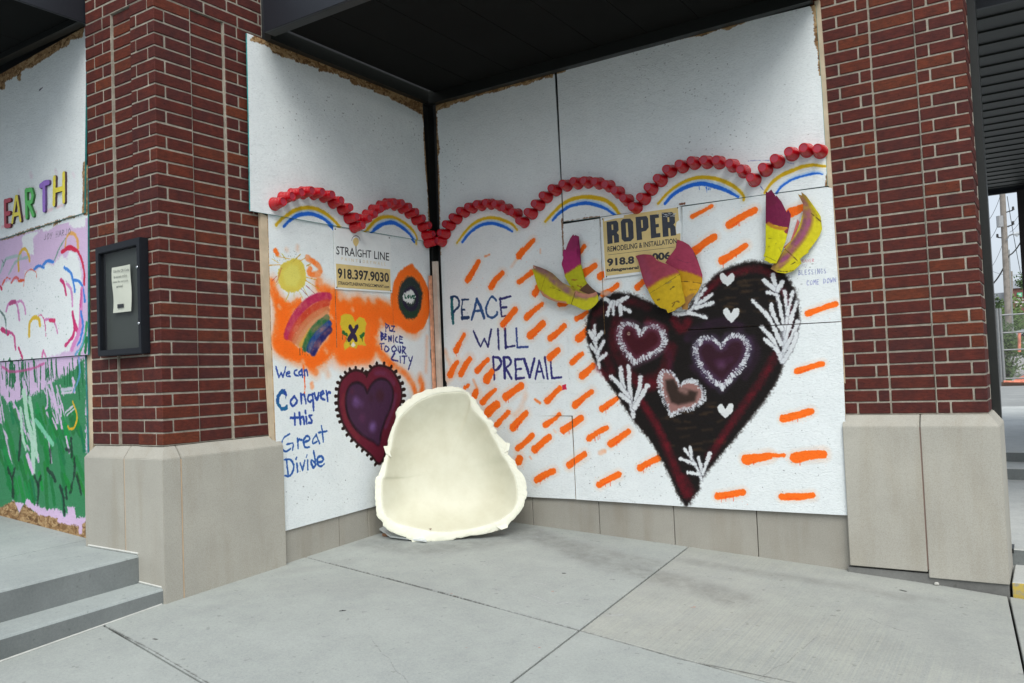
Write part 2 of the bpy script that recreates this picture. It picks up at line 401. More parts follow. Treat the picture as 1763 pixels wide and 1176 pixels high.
for p_, w_ in (((584, 512), 7), ((627, 515), 6), ((655, 552), 6), ((560, 603), 6), ((480, 527), 5), ((606, 532), 4), ((646, 580), 4), ((570, 545), 4), ((672, 522), 6), ((520, 622), 6)): A.stroke([p_, (p_[0]+2, p_[1]+3)], w_, (.93, .80, .72), 8, .75, 2)
# the wreath and its orange ring
SPR([(709, 462), (700, 466), (688, 478), (680, 500), (677, 520), (683, 545), (698, 562), (715, 566), (728, 556), (735, 535), (735, 505), (727, 485), (716, 470), (702, 466)], 11, 3)
SPR([(697, 465), (709, 457)], 5, 4, .7)
WR = [(701, 477), (690, 488), (685, 508), (687, 532), (700, 549), (714, 548), (725, 530), (728, 506), (721, 487), (709, 477)]
A.poly(WR, (.17, .22, .21), 5, 1, 2.0); A.poly([(688, 520), (700, 548), (718, 545), (722, 535), (700, 530)], (.12, .25, .17), 4, .85, 2)
A.stroke([(707, 497), (698, 505), (696, 520), (702, 531), (712, 531), (718, 520), (717, 505), (709, 497)], 6, (.15, .12, .23), 3, .9)
A.specks(60, (.75, .77, .76), .2, .6, 31, (690, 484, 722, 540), .5); A.specks(40, (.6, .3, .12), .2, .7, 32, (682, 515, 705, 545), .6)
A.poly([(698, 505), (704, 500), (711, 501), (716, 510), (714, 519), (706, 523), (697, 520), (693, 511)], (.88, .89, .88), 2.2, 1, 2.6)
for st in ([(995, 60), (1000, 105), (1020, 105)], [(1045, 68), (1032, 85), (1042, 105), (1056, 88), (1045, 68)], [(1065, 65), (1080, 110), (1096, 70)], [(1128, 72), (1104, 72), (1106, 110), (1130, 110)], [(1105, 91), (1125, 89)]):
    A.stroke(Q(570, 500, 7.84, st), 1.7, (.05, .33, .25), .7, 1, .4, sm=False)
# sun
A.poly([(497, 448), (485, 455), (478, 470), (479, 485), (486, 497), (498, 504), (512, 502), (522, 494), (527, 480), (525, 463), (518, 450), (507, 445)], (.86, .79, .34), 2.6, 1, 1.8, sm=True)
A.poly([(500, 455), (486, 470), (492, 492), (510, 495), (518, 478), (512, 458)], (.88, .86, .44), 8, .7)
A.stroke([(484, 462), (479, 478), (476, 486)], 2.5, (.78, .5, .3), 2, .7)
for a0, b0, cc in (((492, 447), (485, 437), (.72, .7, .12)), ((505, 450), (517, 438), (.75, .6, .2)), ((516, 450), (526, 444), (.8, .6, .25)), ((499, 446), (474, 441), (.85, .66, .3)), ((480, 453), (468, 446), (.85, .72, .3)), ((482, 456), (464, 457), (.85, .65, .3)),
                   ((528, 478), (545, 482), (.85, .6, .15)), ((526, 483), (550, 498), (.82, .62, .2)), ((520, 492), (530, 510), (.8, .72, .35)), ((498, 504), (491, 520), (.8, .7, .3)), ((506, 504), (506, 516), (.8, .75, .4)), ((514, 501), (521, 514), (.82, .76, .45)),
                   ((476, 476), (468, 484), (.7, .25, .3)), ((479, 487), (474, 493), (.82, .7, .35)), ((518, 497), (532, 512), (.6, .4, .45)), ((527, 492), (542, 506), (.65, .38, .4)), ((528, 458), (534, 455), (.75, .6, .2))):
    A.stroke([a0, b0], 1.3, cc, .9, .9, .5, sm=False)
# rainbow fan
RB = lambda pts, w_, col, dry=0.: A.stroke(Q(456, 490, 7.84, pts), w_*1.18, col, 3.2, 1, .9, dry)
A.poly(Q(456, 490, 7.84, [(262, 700), (285, 580), (365, 420), (495, 240), (640, 150), (760, 112), (888, 122), (862, 300), (842, 420), (888, 510), (885, 640), (800, 765), (705, 865), (658, 982), (560, 900), (400, 790)]), (.88, .55, .42), 1.6, 1, 1)
RB([(300, 690), (350, 545), (470, 350), (620, 215), (750, 165), (860, 165)], 11.5, (.72, .13, .33))
RB([(355, 715), (410, 590), (540, 420), (690, 305), (845, 245)], 10, (.80, .26, .16))
RB([(405, 760), (455, 650), (570, 500), (700, 400), (840, 340)], 9, (.80, .46, .28), .25)
RB([(455, 800), (520, 680), (640, 540), (760, 450), (830, 400)], 9, (.83, .60, .42), .3)
RB([(485, 820), (545, 730), (600, 630)], 7, (.84, .68, .25), .35)
RB([(540, 860), (590, 720), (690, 570), (840, 455)], 9.5, (.10, .40, .24))
RB([(590, 880), (650, 750), (760, 620), (868, 530)], 9, (.10, .28, .55))
RB([(650, 920), (720, 790), (800, 690), (872, 610)], 9.5, (.14, .15, .40))
A.specks(90, (.9, .85, .8), .2, .5, 41, (505, 520, 560, 580), .7)
for x in (515.5, 520, 524, 529): A.stroke([(x, 598), (x+.6, 612)], .8, (.1, .2, .2), .6, .8)
# butterfly
YL = (.85, .74, .20)
A.poly(Q(570, 500, 7.84, [(130, 340), (205, 318), (280, 330), (322, 425), (375, 355), (440, 375), (472, 450), (455, 560), (440, 680), (470, 745), (360, 742), (330, 790), (250, 760), (180, 805), (165, 745), (215, 640), (150, 560), (115, 450)]), YL, 2, 1, 1.4)
A.poly(Q(570, 500, 7.84, [(262, 745), (300, 690), (330, 745), (300, 770)]), (.9, .88, .82), 2)
for st in ([(255, 495), (290, 570), (330, 665)], [(345, 495), (295, 580), (240, 665)]): A.stroke(Q(570, 500, 7.84, st), 7.2, (.20, .15, .27), 1.2, 1, 1)
A.stroke(Q(570, 500, 7.84, [(160, 565), (205, 600)]), 5, (.15, .40, .2), 1.5, 1, 1.5); A.stroke(Q(570, 500, 7.84, [(400, 625), (440, 585)]), 5, (.15, .42, .2), 1.5, 1, 1.5)
for x, y in ((150, 620), (200, 660), (250, 680), (418, 650), (255, 700)): A.stroke(Q(570, 500, 7.84, [(x, y-20), (x+2, y+40)]), .8, (.1, .2, .15), .6, .8)
# rainbows under the garland
def bow(cv, ox, oy, s, ye, yw, bl, bw):
    ye = Q(ox, oy, s, ye); bl = Q(ox, oy, s, bl)
    cv.stroke(ye, yw*2.4, (.90, .86, .70), 6, .25); cv.stroke(ye, yw, YEL, 2.6, .95, .8, taper=[.7, 1, 1.1, 1, .7])
    cv.stroke([(x+.5, y-2.5) for x, y in bl], bw*1.4, (.62, .78, .93), 3, .6, taper=[.5, 1, 1.1, 1, .5]); cv.stroke(bl, bw, BLUE, 1.8, .97, .7, taper=[.8, 1, 1.1, 1, .6])
bow(A, 450, 310, 9.794, [(245, 765), (360, 640), (520, 530), (700, 480), (880, 490), (1050, 570), (1200, 690), (1300, 800), (1390, 930)], 5.6, [(375, 785), (480, 680), (600, 600), (780, 575), (900, 600), (1040, 670), (1150, 760), (1230, 850), (1300, 970)], 5.4)
bow(A, 600, 320, 9.794, [(260, 960), (250, 820), (340, 690), (450, 580), (600, 530), (760, 550), (900, 620), (1040, 730), (1120, 850), (1140, 980)], 4.4, [(370, 800), (430, 730), (560, 650), (720, 625), (840, 680), (980, 790), (1110, 950)], 5.2)
# the small heart with a toothed rim
HO = [(340, 240), (315, 195), (240, 165), (170, 195), (110, 255), (82, 340), (76, 450), (88, 550), (112, 640), (165, 740), (235, 830), (320, 905), (400, 975), (455, 1045), (490, 1010), (520, 930), (565, 790), (620, 620), (655, 490), (672, 400), (660, 310), (620, 220), (560, 150), (490, 122), (420, 132), (370, 175)]
HO = Q(570, 610, 5.6, HO); HS = smooth_pts(HO+[HO[0]], 5)
ctr = np.array((636., 710.)); acc = 0.; tk = 0
for i in range(len(HS)-1):
    a, b = HS[i], HS[i+1]; seg = float(np.hypot(*(b-a))); acc += seg
    if acc > 8.2:
        acc = 0; d = (b-a)/seg; nn = np.array((d[1], -d[0]))
        if nn@(a-ctr) < 0: nn = -nn
        A.stroke([tuple(a-nn*2), tuple(a+nn*6.6)], 5.0, (.14, .07, .06), .8, 1, .8, sm=False)
A.stroke([tuple(p) for p in HO+[HO[0]]], 7, (.19, .08, .09), 2.5, 1, .8)
A.poly([tuple(p) for p in HO], (.40, .10, .18), 2.4, 1, 1, sm=True)
A.stroke(Q(570, 610, 5.6, [(120, 400), (110, 500), (160, 680), (260, 810)]), 7, (.50, .18, .20), 5, .6); A.stroke(Q(570, 610, 5.6, [(430, 180), (520, 190), (600, 280)]), 8, (.45, .24, .38), 6, .6)
A.stroke(Q(570, 610, 5.6, [(620, 400), (580, 560), (520, 700)]), 7, (.42, .25, .42), 5, .6)
HI = Q(570, 610, 5.6, [(345, 375), (320, 315), (260, 275), (190, 295), (150, 370), (140, 470), (162, 590), (220, 700), (310, 790), (400, 840), (460, 875), (480, 760), (520, 640), (570, 520), (597, 400), (580, 310), (530, 250), (460, 240), (390, 290)])
A.poly(HI, (.27, .15, .26), 2, 1, .5, sm=True)
for (x, y), w_, cc, al in (((240, 460), 26, (.50, .36, .62), .85), ((400, 700), 26, (.48, .36, .60), .8), ((300, 620), 22, (.42, .2, .36), .6), ((470, 400), 30, (.25, .11, .14), .85), ((380, 420), 20, (.22, .10, .15), .6), ((200, 360), 10, (.4, .12, .2), .6), ((290, 480), 16, (.42, .28, .5), .5)):
    A.stroke(Q(570, 610, 5.6, [(x, y)]), w_*.55, cc, 11, al)
A.stroke(HI+[HI[0]], 4.2, (.10, .05, .09), 3.6, .9, .5)
# brush lettering
def write(cv, ox, oy, s, strokes, w, col, rough=.9, dry=0.):
    for st in strokes:
        ww = w
        if isinstance(st, tuple): st, ww = st
        ww = ww*1.22
        cv.stroke(Q(ox, oy, s, st), ww*random.uniform(.9, 1.1), col, .9, .96, rough, dry, taper=[1, .95, 1.05, .9])
BL = (.14, .27, .62)
write(A, 465, 620, 9.8, [[(95, 115), (118, 200), (145, 295)], [(145, 295), (180, 212)], [(180, 215), (212, 285)], [(212, 285), (240, 200), (260, 120)], [(275, 240), (328, 222), (312, 197), (280, 225), (280, 275), (335, 278)],
                         [(450, 165), (405, 195), (418, 250), (470, 270)], [(525, 170), (480, 215), (500, 260), (540, 235)], [(530, 162), (545, 285)], [(572, 170), (580, 262)], [(578, 195), (610, 165), (632, 262)]], 2.4, BL)
C1 = [(245, 560), (225, 525), (170, 560), (125, 650), (135, 740), (190, 820), (260, 810), (275, 780)]
write(A, 465, 620, 9.8, [(C1, 5.2), ([(255, 570), (262, 660)], 1.8)], 2, (.11, .33, .58), 1.4)
A.stroke(Q(465, 620, 9.8, C1[4:]), 4.5, (.10, .42, .60), 1.2, .8, 1.6); A.stroke(Q(465, 620, 9.8, [(235, 520), (265, 600)]), 3, BL, 1.4, .9, 1.4)
write(A, 465, 620, 9.8, [[(400, 620), (340, 700), (380, 780), (448, 700), (410, 620)], [(515, 570), (525, 735)], [(520, 592), (570, 592), (600, 730)], [(705, 590), (650, 598), (632, 670), (665, 708), (710, 670)], [(712, 575), (722, 720), (732, 850)],
                         [(742, 560), (760, 640), (795, 660), (815, 560)], [(845, 595), (905, 565), (885, 530), (850, 565), (865, 645), (912, 672)], [(945, 530), (958, 610), (970, 690)], [(958, 590), (985, 545), (1010, 555)],
                         [(410, 900), (415, 1095)], [(345, 975), (465, 970)], [(490, 885), (510, 1090)], [(500, 995), (550, 960), (575, 1080)], [(605, 960), (615, 1070)], [(590, 862), (597, 905)], [(700, 935), (655, 945), (690, 1000), (700, 1050), (645, 1062)]], 3.0, BL)
write(A, 465, 720, 9.8, [[(325, 270), (235, 325), (190, 430), (215, 535), (275, 562), (340, 520)], [(280, 445), (380, 430), (378, 540)], [(460, 345), (465, 510)], [(467, 400), (490, 358), (525, 372)], [(562, 412), (658, 372), (650, 318), (600, 312), (560, 390), (585, 492), (660, 490)],
                         [(770, 290), (718, 370), (722, 432), (790, 395)], [(772, 280), (830, 430)], [(860, 130), (880, 260), (895, 400)], [(820, 245), (955, 222)], [(270, 700), (285, 830), (300, 970)], [(240, 705), (335, 700), (395, 800), (370, 920), (310, 985), (245, 970)],
                         [(448, 770), (462, 910)], [(430, 692), (446, 665)], [(505, 760), (545, 885)], [(545, 885), (580, 720)], [(628, 715), (632, 870)], [(608, 658), (620, 615)], [(730, 560), (750, 680), (760, 800)], [(742, 745), (700, 705), (690, 760), (728, 840), (760, 795)],
                         [(790, 745), (870, 735), (892, 690), (850, 642), (800, 680), (800, 780), (850, 815), (910, 780)]], 2.5, (.12, .33, .64))
write(A, 570, 500, 7.84, [[(735, 450), (738, 555)], [(738, 455), (770, 482), (740, 515)], [(780, 475), (790, 545)], [(790, 545), (818, 545)], [(810, 485), (850, 487)], [(850, 487), (820, 550)], [(820, 550), (860, 555)],
                          [(672, 570), (675, 665)], [(675, 575), (705, 592), (680, 612)], [(680, 615), (715, 640), (675, 665)], [(722, 590), (722, 665)], [(722, 590), (745, 600)], [(722, 626), (740, 625)], [(722, 665), (745, 662)], [(770, 625), (775, 692)], [(775, 625), (808, 685)], [(810, 685), (810, 620)], [(840, 645), (840, 695)], [(840, 615), (841, 620)], [(890, 635), (870, 652), (875, 690), (902, 700)], [(925, 620), (925, 702)], [(925, 625), (965, 635)], [(930, 660), (960, 662)], [(930, 705), (965, 710)],
                          [(655, 722), (715, 722)], [(675, 725), (680, 800)], [(735, 750), (720, 800), (745, 832), (778, 790), (740, 750)], [(850, 750), (815, 790), (840, 830), (880, 800), (855, 750)], [(905, 760), (905, 825), (930, 838), (935, 760)], [(965, 762), (960, 850)], [(965, 765), (1000, 778), (970, 815)], [(970, 815), (1005, 862)],
                          ([(855, 855), (815, 930), (900, 955)], 2.5), ([(928, 895), (932, 975)], 2.2), [(955, 890), (1022, 890)], [(988, 895), (982, 985)], [(1045, 910), (1065, 965)], [(1095, 895), (1070, 980), (1042, 1068)]], 1.9, (.16, .18, .48))
A.specks(40, (.2, .2, .22), .2, .6, 77, (470, 428, 510, 450), .7)
IMG_A = A.image('left_wall_paint')

# ---- right wall (plane y = 0)
B = Canvas(('y', 0.), .05, 3.46, -.72, 2.86, 460, WHITE, seed=8)
B.specks(900, (.45, .46, .47), .2, .7, 6, alpha=.5)
for rg in ((1090, 60, 1260, 180), (1180, 140, 1300, 260), (1150, 430, 1400, 500), (1180, 640, 1440, 860), (1000, 780, 1140, 860), (760, 240, 800, 330)): B.specks(70, (.34, .34, .35), .25, .9, 19+rg[0], rg, .6)
B.bare([(740, 150), (950, 95), (955, 122), (951, 134), (935, 136), (905, 147), (880, 150), (860, 158), (835, 163), (820, 166), (800, 176), (790, 176), (775, 183), (773, 186), (760, 188), (753, 192), (752, 200), (754, 225), (757, 262), (754, 270), (757, 300), (757, 400), (760, 440), (740, 440)], 1.2)
B.bare([(953, 90), (953, 128), (958, 129), (974, 124), (975, 118), (1010, 111), (1046, 102), (1060, 97), (1082, 92), (1099, 84), (1119, 79), (1121, 82), (1136, 77), (1165, 70), (1190, 65), (1205, 63), (1207, 64), (1225, 57), (1241, 50), (1253, 53), (1268, 45), (1290, 37), (1317, 28), (1340, 20), (1365, 12), (1394, 9), (1412, 9), (1412, -30)], 1.2)
B.bare([(1394, 8), (1399, 20), (1402, 60), (1408, 110), (1410, 130), (1440, 130), (1430, 0)], 1.2, 2.5)
B.bare([(1422, 300), (1420, 322), (1430, 322), (1428, 300)], 1., 2.)
B.stroke([(967, 378), (968, 400), (970, 440)], 2.6, (.45, .3, .2), .8, .8, 1.4); B.stroke([(970, 383), (1000, 377), (1032, 374)], 1.6, (.45, .32, .22), .8, .7, 1.4)
B.stroke([(1033, 376), (1034, 390)], 1.8, (.5, .35, .25), .8, .6, 1.2); B.stroke([(1171, 352), (1178, 351)], 4, (.42, .24, .16), .8, .9, 1.2)
bow(B, 740, 320, 9.794, [(455, 970), (560, 820), (700, 670), (850, 580), (1000, 545), (1180, 565), (1380, 650), (1470, 750)], 4.6, [(545, 955), (650, 820), (800, 700), (960, 640), (1120, 650), (1280, 710), (1390, 775)], 4.8)
bow(B, 880, 290, 9.794, [(575, 900), (700, 760), (850, 620), (1020, 530), (1200, 490), (1400, 500), (1580, 540), (1720, 640), (1810, 760), (1850, 830)], 6, [(700, 880), (800, 770), (960, 660), (1120, 610), (1250, 590), (1420, 620), (1600, 690), (1760, 800)], 5.2)
bow(B, 1130, 240, 9.794, [(30, 1090), (180, 920), (350, 790), (550, 690), (740, 650), (950, 660), (1150, 720), (1330, 820), (1460, 950), (1465, 1030)], 5.8, [(145, 1090), (260, 960), (420, 850), (600, 780), (790, 755), (980, 800), (1180, 870), (1380, 980)], 6.6)
bow(B, 1270, 230, 9.794, [(450, 1010), (560, 850), (720, 720), (900, 640), (1080, 570), (1260, 540), (1470, 560)], 6, [(650, 1010), (740, 900), (900, 790), (1080, 730), (1300, 680), (1430, 695)], 4)
for x, l in ((720, 50), (835, 40), (845, 90), (870, 50), (900, 50), (930, 20), (975, 25)): B.stroke(Q(1130, 240, 9.794, [(x, 800), (x+5, 810+l)]), .9, BLUE, .6, .9)
B.stroke([(1288, 278), (1305, 277), (1330, 277)], .8, (.35, .42, .7), .7, .6); B.stroke([(1307, 319), (1314, 328)], .8, (.3, .35, .65), .7, .7); B.stroke([(1356, 281), (1366, 283)], .9, (.35, .4, .7), .7, .6)
# lettering
write(B, 760, 490, 6.19, [([(108, 140), (112, 250), (125, 415)], 4.4)], 4, (.06, .36, .40))
write(B, 760, 490, 6.19, [[(100, 140), (145, 128), (182, 165), (185, 230), (150, 270), (125, 300)], [(225, 170), (215, 260), (222, 370)], [(218, 165), (285, 160)], [(225, 270), (245, 270)], ([(222, 360), (285, 355)], 4.6)], 2.9, (.11, .22, .38))
write(B, 760, 490, 6.19, [[(320, 375), (350, 270), (375, 160)], ([(375, 160), (415, 240), (455, 360)], 4), [(345, 285), (410, 280)], [(580, 170), (540, 130), (505, 170), (475, 250), (490, 330), (545, 355), (590, 320), (592, 295)]], 3.1, (.16, .31, .53), .9, .1)
write(B, 760, 490, 6.19, [[(625, 145), (630, 240), (640, 340)], [(620, 158), (735, 128)], [(635, 250), (690, 245)], [(640, 345), (730, 330)], [(340, 495), (380, 590), (415, 665)], [(415, 665), (455, 580)], [(455, 580), (495, 665)], [(495, 665), (530, 480)], [(600, 475), (612, 690)], ([(677, 475), (685, 680)], 4), [(685, 670), (780, 655)]], 2.9, (.17, .18, .42))
write(B, 760, 490, 6.19, [[(797, 470), (808, 670)], [(808, 672), (920, 668)]], 3.0, (.2, .28, .55))
write(B, 760, 490, 6.19, [[(550, 775), (562, 1015)], [(555, 775), (610, 785), (635, 840), (600, 900), (560, 920)], ([(665, 780), (675, 1000)], 4.2), [(665, 775), (720, 785), (738, 840), (685, 890)], [(685, 890), (745, 1005)], [(785, 800), (795, 1010)], [(790, 800), (855, 795)], [(795, 905), (850, 900)], [(795, 1005), (880, 995)],
                          ([(880, 795), (940, 990)], 4), ([(940, 990), (990, 790)], 3.4), [(1000, 1005), (1040, 810)], [(1040, 810), (1090, 1000)], [(1020, 930), (1070, 930)], [(1100, 780), (1130, 1005)], [(1160, 790), (1175, 1000)], [(1175, 1000), (1275, 990)]], 3.3, NAVY)
# sprayed dashes: start, end, width, drips
DASH = [(804, 484, 824, 450, 8, 1), (844, 496, 866, 469, 9, 0), (893, 441, 919, 413, 8, 1), (892, 487, 916, 469, 8, 0), (920, 507, 926, 494, 10, 1), (905, 548, 934, 523, 8.5, 0), (864, 560, 888, 532, 10, 1), (911, 580, 936, 556, 11, 1),
        (946, 584, 973, 560, 9.5, 0), (784, 605, 800, 575, 8, 1), (774, 647, 788, 622, 9, 0), (792, 646, 810, 616, 10, 0), (820, 640, 841, 618, 7.5, 0), (836, 656, 848, 638, 11, 0), (945, 617, 962, 602, 10.5, 0), (962, 524, 975, 523, 9, 0),
        (991, 550, 1012, 537, 6.5, 0), (994, 585, 1014, 565, 12, 0), (983, 626, 1003, 609, 8, 0), (1000, 649, 1023, 628, 11, 0), (997, 436, 1006, 423, 8, 0), (1003, 472, 1026, 456, 10, 0), (1031, 478, 1040, 470, 10, 0), (1036, 508, 1064, 490, 8, 0),
        (868, 685, 899, 663, 11, 1), (829, 694, 853, 670, 8, 0), (837, 713, 857, 695, 12, 0), (816, 683, 820, 673, 11, 0), (940, 692, 965, 667, 9, 0), (988, 699, 1020, 673, 9, 0), (1035, 705, 1065, 684, 8, 1), (853, 733, 876, 709, 8, 0),
        (881, 738, 907, 710, 9.5, 1), (937, 733, 964, 713, 8, 0), (967, 742, 1002, 719, 11, 1), (1012, 756, 1046, 736, 8, 1), (1049, 766, 1084, 742, 10, 1), (889, 774, 917, 749, 8.5, 0), (918, 776, 947, 751, 9, 1), (891, 797, 896, 787, 11, 0),
        (977, 803, 1008, 781, 10.5, 1), (921, 828, 955, 810, 9.5, 1), (1029, 836, 1067, 816, 9.5, 1), (1100, 807, 1135, 788, 9.5, 1), (799, 668, 807, 663, 5, 0), (1190, 374, 1226, 355, 7, 0), (1253, 389, 1301, 361, 11, 1), (1194, 434, 1231, 407, 11, 0),
        (1240, 451, 1285, 422, 11, 1), (1358, 368, 1384, 356, 13, 0), (1388, 541, 1440, 523, 10, 0), (1370, 640, 1417, 626, 9, 0), (1346, 722, 1398, 708, 11, 1), (1281, 792, 1327, 785, 13, 1), (1365, 789, 1420, 782, 14, 1), (1233, 855, 1281, 847, 10, 1), (1343, 856, 1401, 853, 10.5, 0), (1095, 497, 1108, 485, 9, 0), (1325, 784, 1350, 784, 6, 0)]
dr = random.Random(5)
for x0, y0, x1, y1, w_, dp in DASH:
    w_ *= 1.12; dl = math.hypot(x1-x0, y1-y0); ex, ey = (x1-x0)/dl*w_*.22, (y1-y0)/dl*w_*.22; x0, y0, x1, y1 = x0+ex, y0+ey, x1-ex, y1-ey
    mid = ((x0+x1)/2+dr.uniform(-1, 1), (y0+y1)/2+dr.uniform(-1.5, 1.5))
    B.stroke([(x0, y0), mid, (x1, y1)], w_*1.9, ORANGE, 9, .14); 
    B.stroke([(x0, y0), mid, (x1, y1)], w_*.98, ORANGE, 1.7, .98, 1.2, taper=[dr.uniform(1., 1.3), dr.uniform(.85, 1.1), dr.uniform(.8, 1.05)])
    if dr.random() < .6: B.stroke([(x0+2, y0+w_*.25), (mid[0]+1, mid[1]+w_*.3)], 1.2, ORED, 1, .45, 1)
    if dp:
        for _ in range(dr.randint(1, 4)):
            t = dr.random()*.7; xx = x0+(x1-x0)*t; yy = y0+(y1-y0)*t+w_*.4; l = dr.uniform(2, 9)
            B.stroke([(xx, yy), (xx+.4, yy+l)], .9, ORED, .6, .9, .3)
    if dr.random() < .5: B.specks(6, ORED, .2, .5, int(x0), (x0-6, y1-4, x1+10, y0+14), .8)
for pts, w_, sf, al in (([(835, 442), (842, 439)], 3, 3, .6), ([(880, 460), (890, 446)], 4, 6, .35), ([(930, 430), (930, 436)], 3, 3, .25), ([(1033, 780), (1040, 777)], 8, 5, .45), ([(921, 688), (929, 694)], 4, 3, .8), ([(905, 680), (895, 705), (885, 715)], 8, 10, .25), ([(953, 740), (956, 745)], 3, 4, .4), ([(912, 787), (914, 790)], 3, 3, .4), ([(766, 605), (774, 625)], 7, 9, .35), ([(768, 655), (780, 640)], 12, 14, .3), ([(815, 655), (822, 672)], 4, 4, .6)):
    B.stroke(pts, w_, ORANGE, sf, al)
B.stroke([(893, 441), (900, 432)], 11, ORANGE, 1.5, 1, 1)
B.poly([(967, 664), (974, 662), (975, 671), (968, 672)], (.78, .10, .25), .8, .95, 1.4)
# the great heart
HB = Q(980, 420, 2.45, [(130, 235), (190, 210), (260, 215), (330, 245), (400, 275), (450, 292), (490, 285), (520, 245), (570, 180), (630, 125), (700, 92), (770, 76), (840, 88), (900, 125), (940, 180), (960, 240), (966, 300), (960, 370), (940, 430), (905, 500), (880, 565), (840, 635), (790, 700), (735, 770), (680, 840), (620, 910), (575, 965), (550, 1005), (545, 1035), (520, 1070), (495, 1105), (475, 1085), (455, 1050), (430, 990), (395, 920), (360, 860), (310, 790), (260, 730), (205, 645), (150, 565), (105, 490), (80, 420), (72, 350), (88, 280)])
B.poly(HB, (.085, .07, .068), 4.5, 1, 1.6, sm=True)
B.stroke(HB+[HB[0]], 4.5, (.14, .11, .10), 6, .7, 4.5)
Z4 = lambda p: Q(980, 420, 2.45, p)
for i in range(60):
    x = dr.uniform(600, 860); y = dr.uniform(130, 330); B.stroke(Z4([(x, y), (x+dr.uniform(20, 50), y-dr.uniform(-4, 9))]), 4, (.32, .245, .16) if i % 2 else (.08, .08, .075), 5, .5)
for i in range(60):
    x = dr.uniform(380, 640); y = dr.uniform(640, 880); B.stroke(Z4([(x, y), (x+dr.uniform(20, 50), y-dr.uniform(-4, 9))]), 4, (.30, .22, .14) if i % 2 else (.08, .075, .07), 5, .5)
DR = (.44, .06, .12)
for pts, w_, al in (([(300, 660), (370, 770), (420, 880), (460, 980), (495, 1060)], 14, .85), ([(480, 1000), (500, 1040)], 22, .7), ([(870, 470), (800, 590), (710, 720), (630, 840), (590, 900)], 13, .8), ([(560, 225), (630, 155), (720, 118), (800, 108), (860, 130)], 12, .75), ([(110, 300), (180, 260), (260, 245), (330, 270)], 11, .6),
                    ([(440, 320), (470, 360), (500, 330)], 16, .8), ([(120, 520), (160, 560)], 12, .6), ([(150, 470), (180, 540)], 14, .5), ([(100, 330), (100, 400)], 9, .5), ([(200, 330), (190, 420), (240, 540)], 20, .6), ([(260, 560), (330, 600), (390, 560), (430, 440)], 20, .65), ([(330, 330), (400, 360)], 14, .6), ([(900, 200), (925, 260), (930, 330), (910, 420)], 10, .7), ([(300, 590), (380, 560)], 22, .5)):
    B.stroke(Z4(pts), w_, DR, 11, al, 3)
for pts, w_, al in (([(500, 400), (540, 360), (640, 330), (720, 350)], 16, .55), ([(770, 400), (790, 470), (740, 560)], 14, .5), ([(520, 520), (600, 600)], 12, .5), ([(420, 460), (430, 560)], 12, .35)):
    B.stroke(Z4(pts), w_, (.24, .13, .25), 9, al)
SW = (.83, .85, .87)
def ring(pts, w_, halo=None, seed=1, sp=2.2):
    P_ = Z4(pts)
    if halo: B.stroke(P_+[P_[0]], w_*2.0, halo, 9, .55)
    S_ = smooth_pts(P_+[P_[0]], 8); r = np.random.RandomState(seed)
    B.stroke([tuple(p) for p in S_], w_*.75, (.66, .67, .72), 2, .55, 2.2, .45, sm=False)
    c = np.mean(S_, axis=0); step = 0
    for i in range(len(S_)-1):
        a, b = S_[i], S_[i+1]; L = float(np.hypot(*(b-a))); step += L
        while step > sp:
            step -= sp; n_ = (a-c)/np.hypot(*(a-c)); o = r.uniform(-.5, .5, 2)*3
            B.stroke([tuple(a+n_*(-w_*.42)+o), tuple(a+n_*w_*.55+o*.6)], 1.7, SW, 1.1, .85, 2.0, .32, sm=False)
RH1 = [(275, 500), (235, 450), (212, 400), (215, 360), (240, 338), (280, 350), (298, 378), (330, 350), (375, 355), (398, 400), (385, 440), (340, 470), (275, 502)]
B.poly(Z4(RH1), (.26, .07, .11), 4); ring(RH1, 9, (.50, .33, .43), 3)
RH2 = [(645, 605), (590, 560), (545, 500), (532, 445), (560, 405), (605, 402), (640, 432), (672, 395), (722, 392), (752, 430), (742, 490), (700, 545), (645, 605)]
B.poly(Z4(RH2), (.20, .09, .14), 4); B.stroke(Z4([(640, 510)]), 14, (.42, .28, .42), 14, .8); B.stroke(Z4([(620, 500), (680, 490)]), 10, (.3, .15, .3), 10, .5); ring(RH2, 9.5, (.35, .28, .42), 4)
RH3 = [(428, 720), (404, 665), (384, 608), (384, 562), (402, 540), (432, 546), (452, 572), (466, 596), (496, 578), (530, 584), (560, 615), (562, 655), (524, 690), (470, 704)]
B.poly(Z4(RH3), (.60, .44, .42), 4); B.poly(Z4([(405, 575), (440, 570), (460, 605), (500, 615), (540, 625), (530, 665), (460, 680), (430, 670), (410, 620)]), (.17, .13, .11), 8, .9); B.stroke(Z4([(470, 615), (490, 625)]), 9, (.62, .47, .45), 9, .85); ring(RH3, 8, None, 5)
for cx, cy, s_ in ((665, 152, 1.), (682, 302, 1.1), (658, 705, 1.08)):
    hp = [(0, 30), (-22, 8), (-31, -14), (-22, -27), (-8, -22), (0, -8), (10, -24), (24, -29), (32, -18), (26, 4), (10, 22)]
    B.poly([(980+(cx+x*s_)/2.45, 420+(cy+y*s_)/2.45) for x, y in hp], (.85, .87, .87), 1.6, 1, 1.4, .18, sm=True)
def frond(strokes, w_=4.6):
    for st in strokes:
        B.stroke(Z4(st), w_*1.9, (.50, .50, .54), 2.2, .5, 1.8, .35); B.stroke(Z4(st), w_*1.3, (.88, .90, .91), 1.4, .95, 2.2, .30)
frond([[(150, 235), (190, 250), (245, 225)], [(190, 248), (220, 268), (252, 285)], [(183, 245), (184, 295)], [(176, 248), (160, 300)], [(212, 262), (218, 298)]])
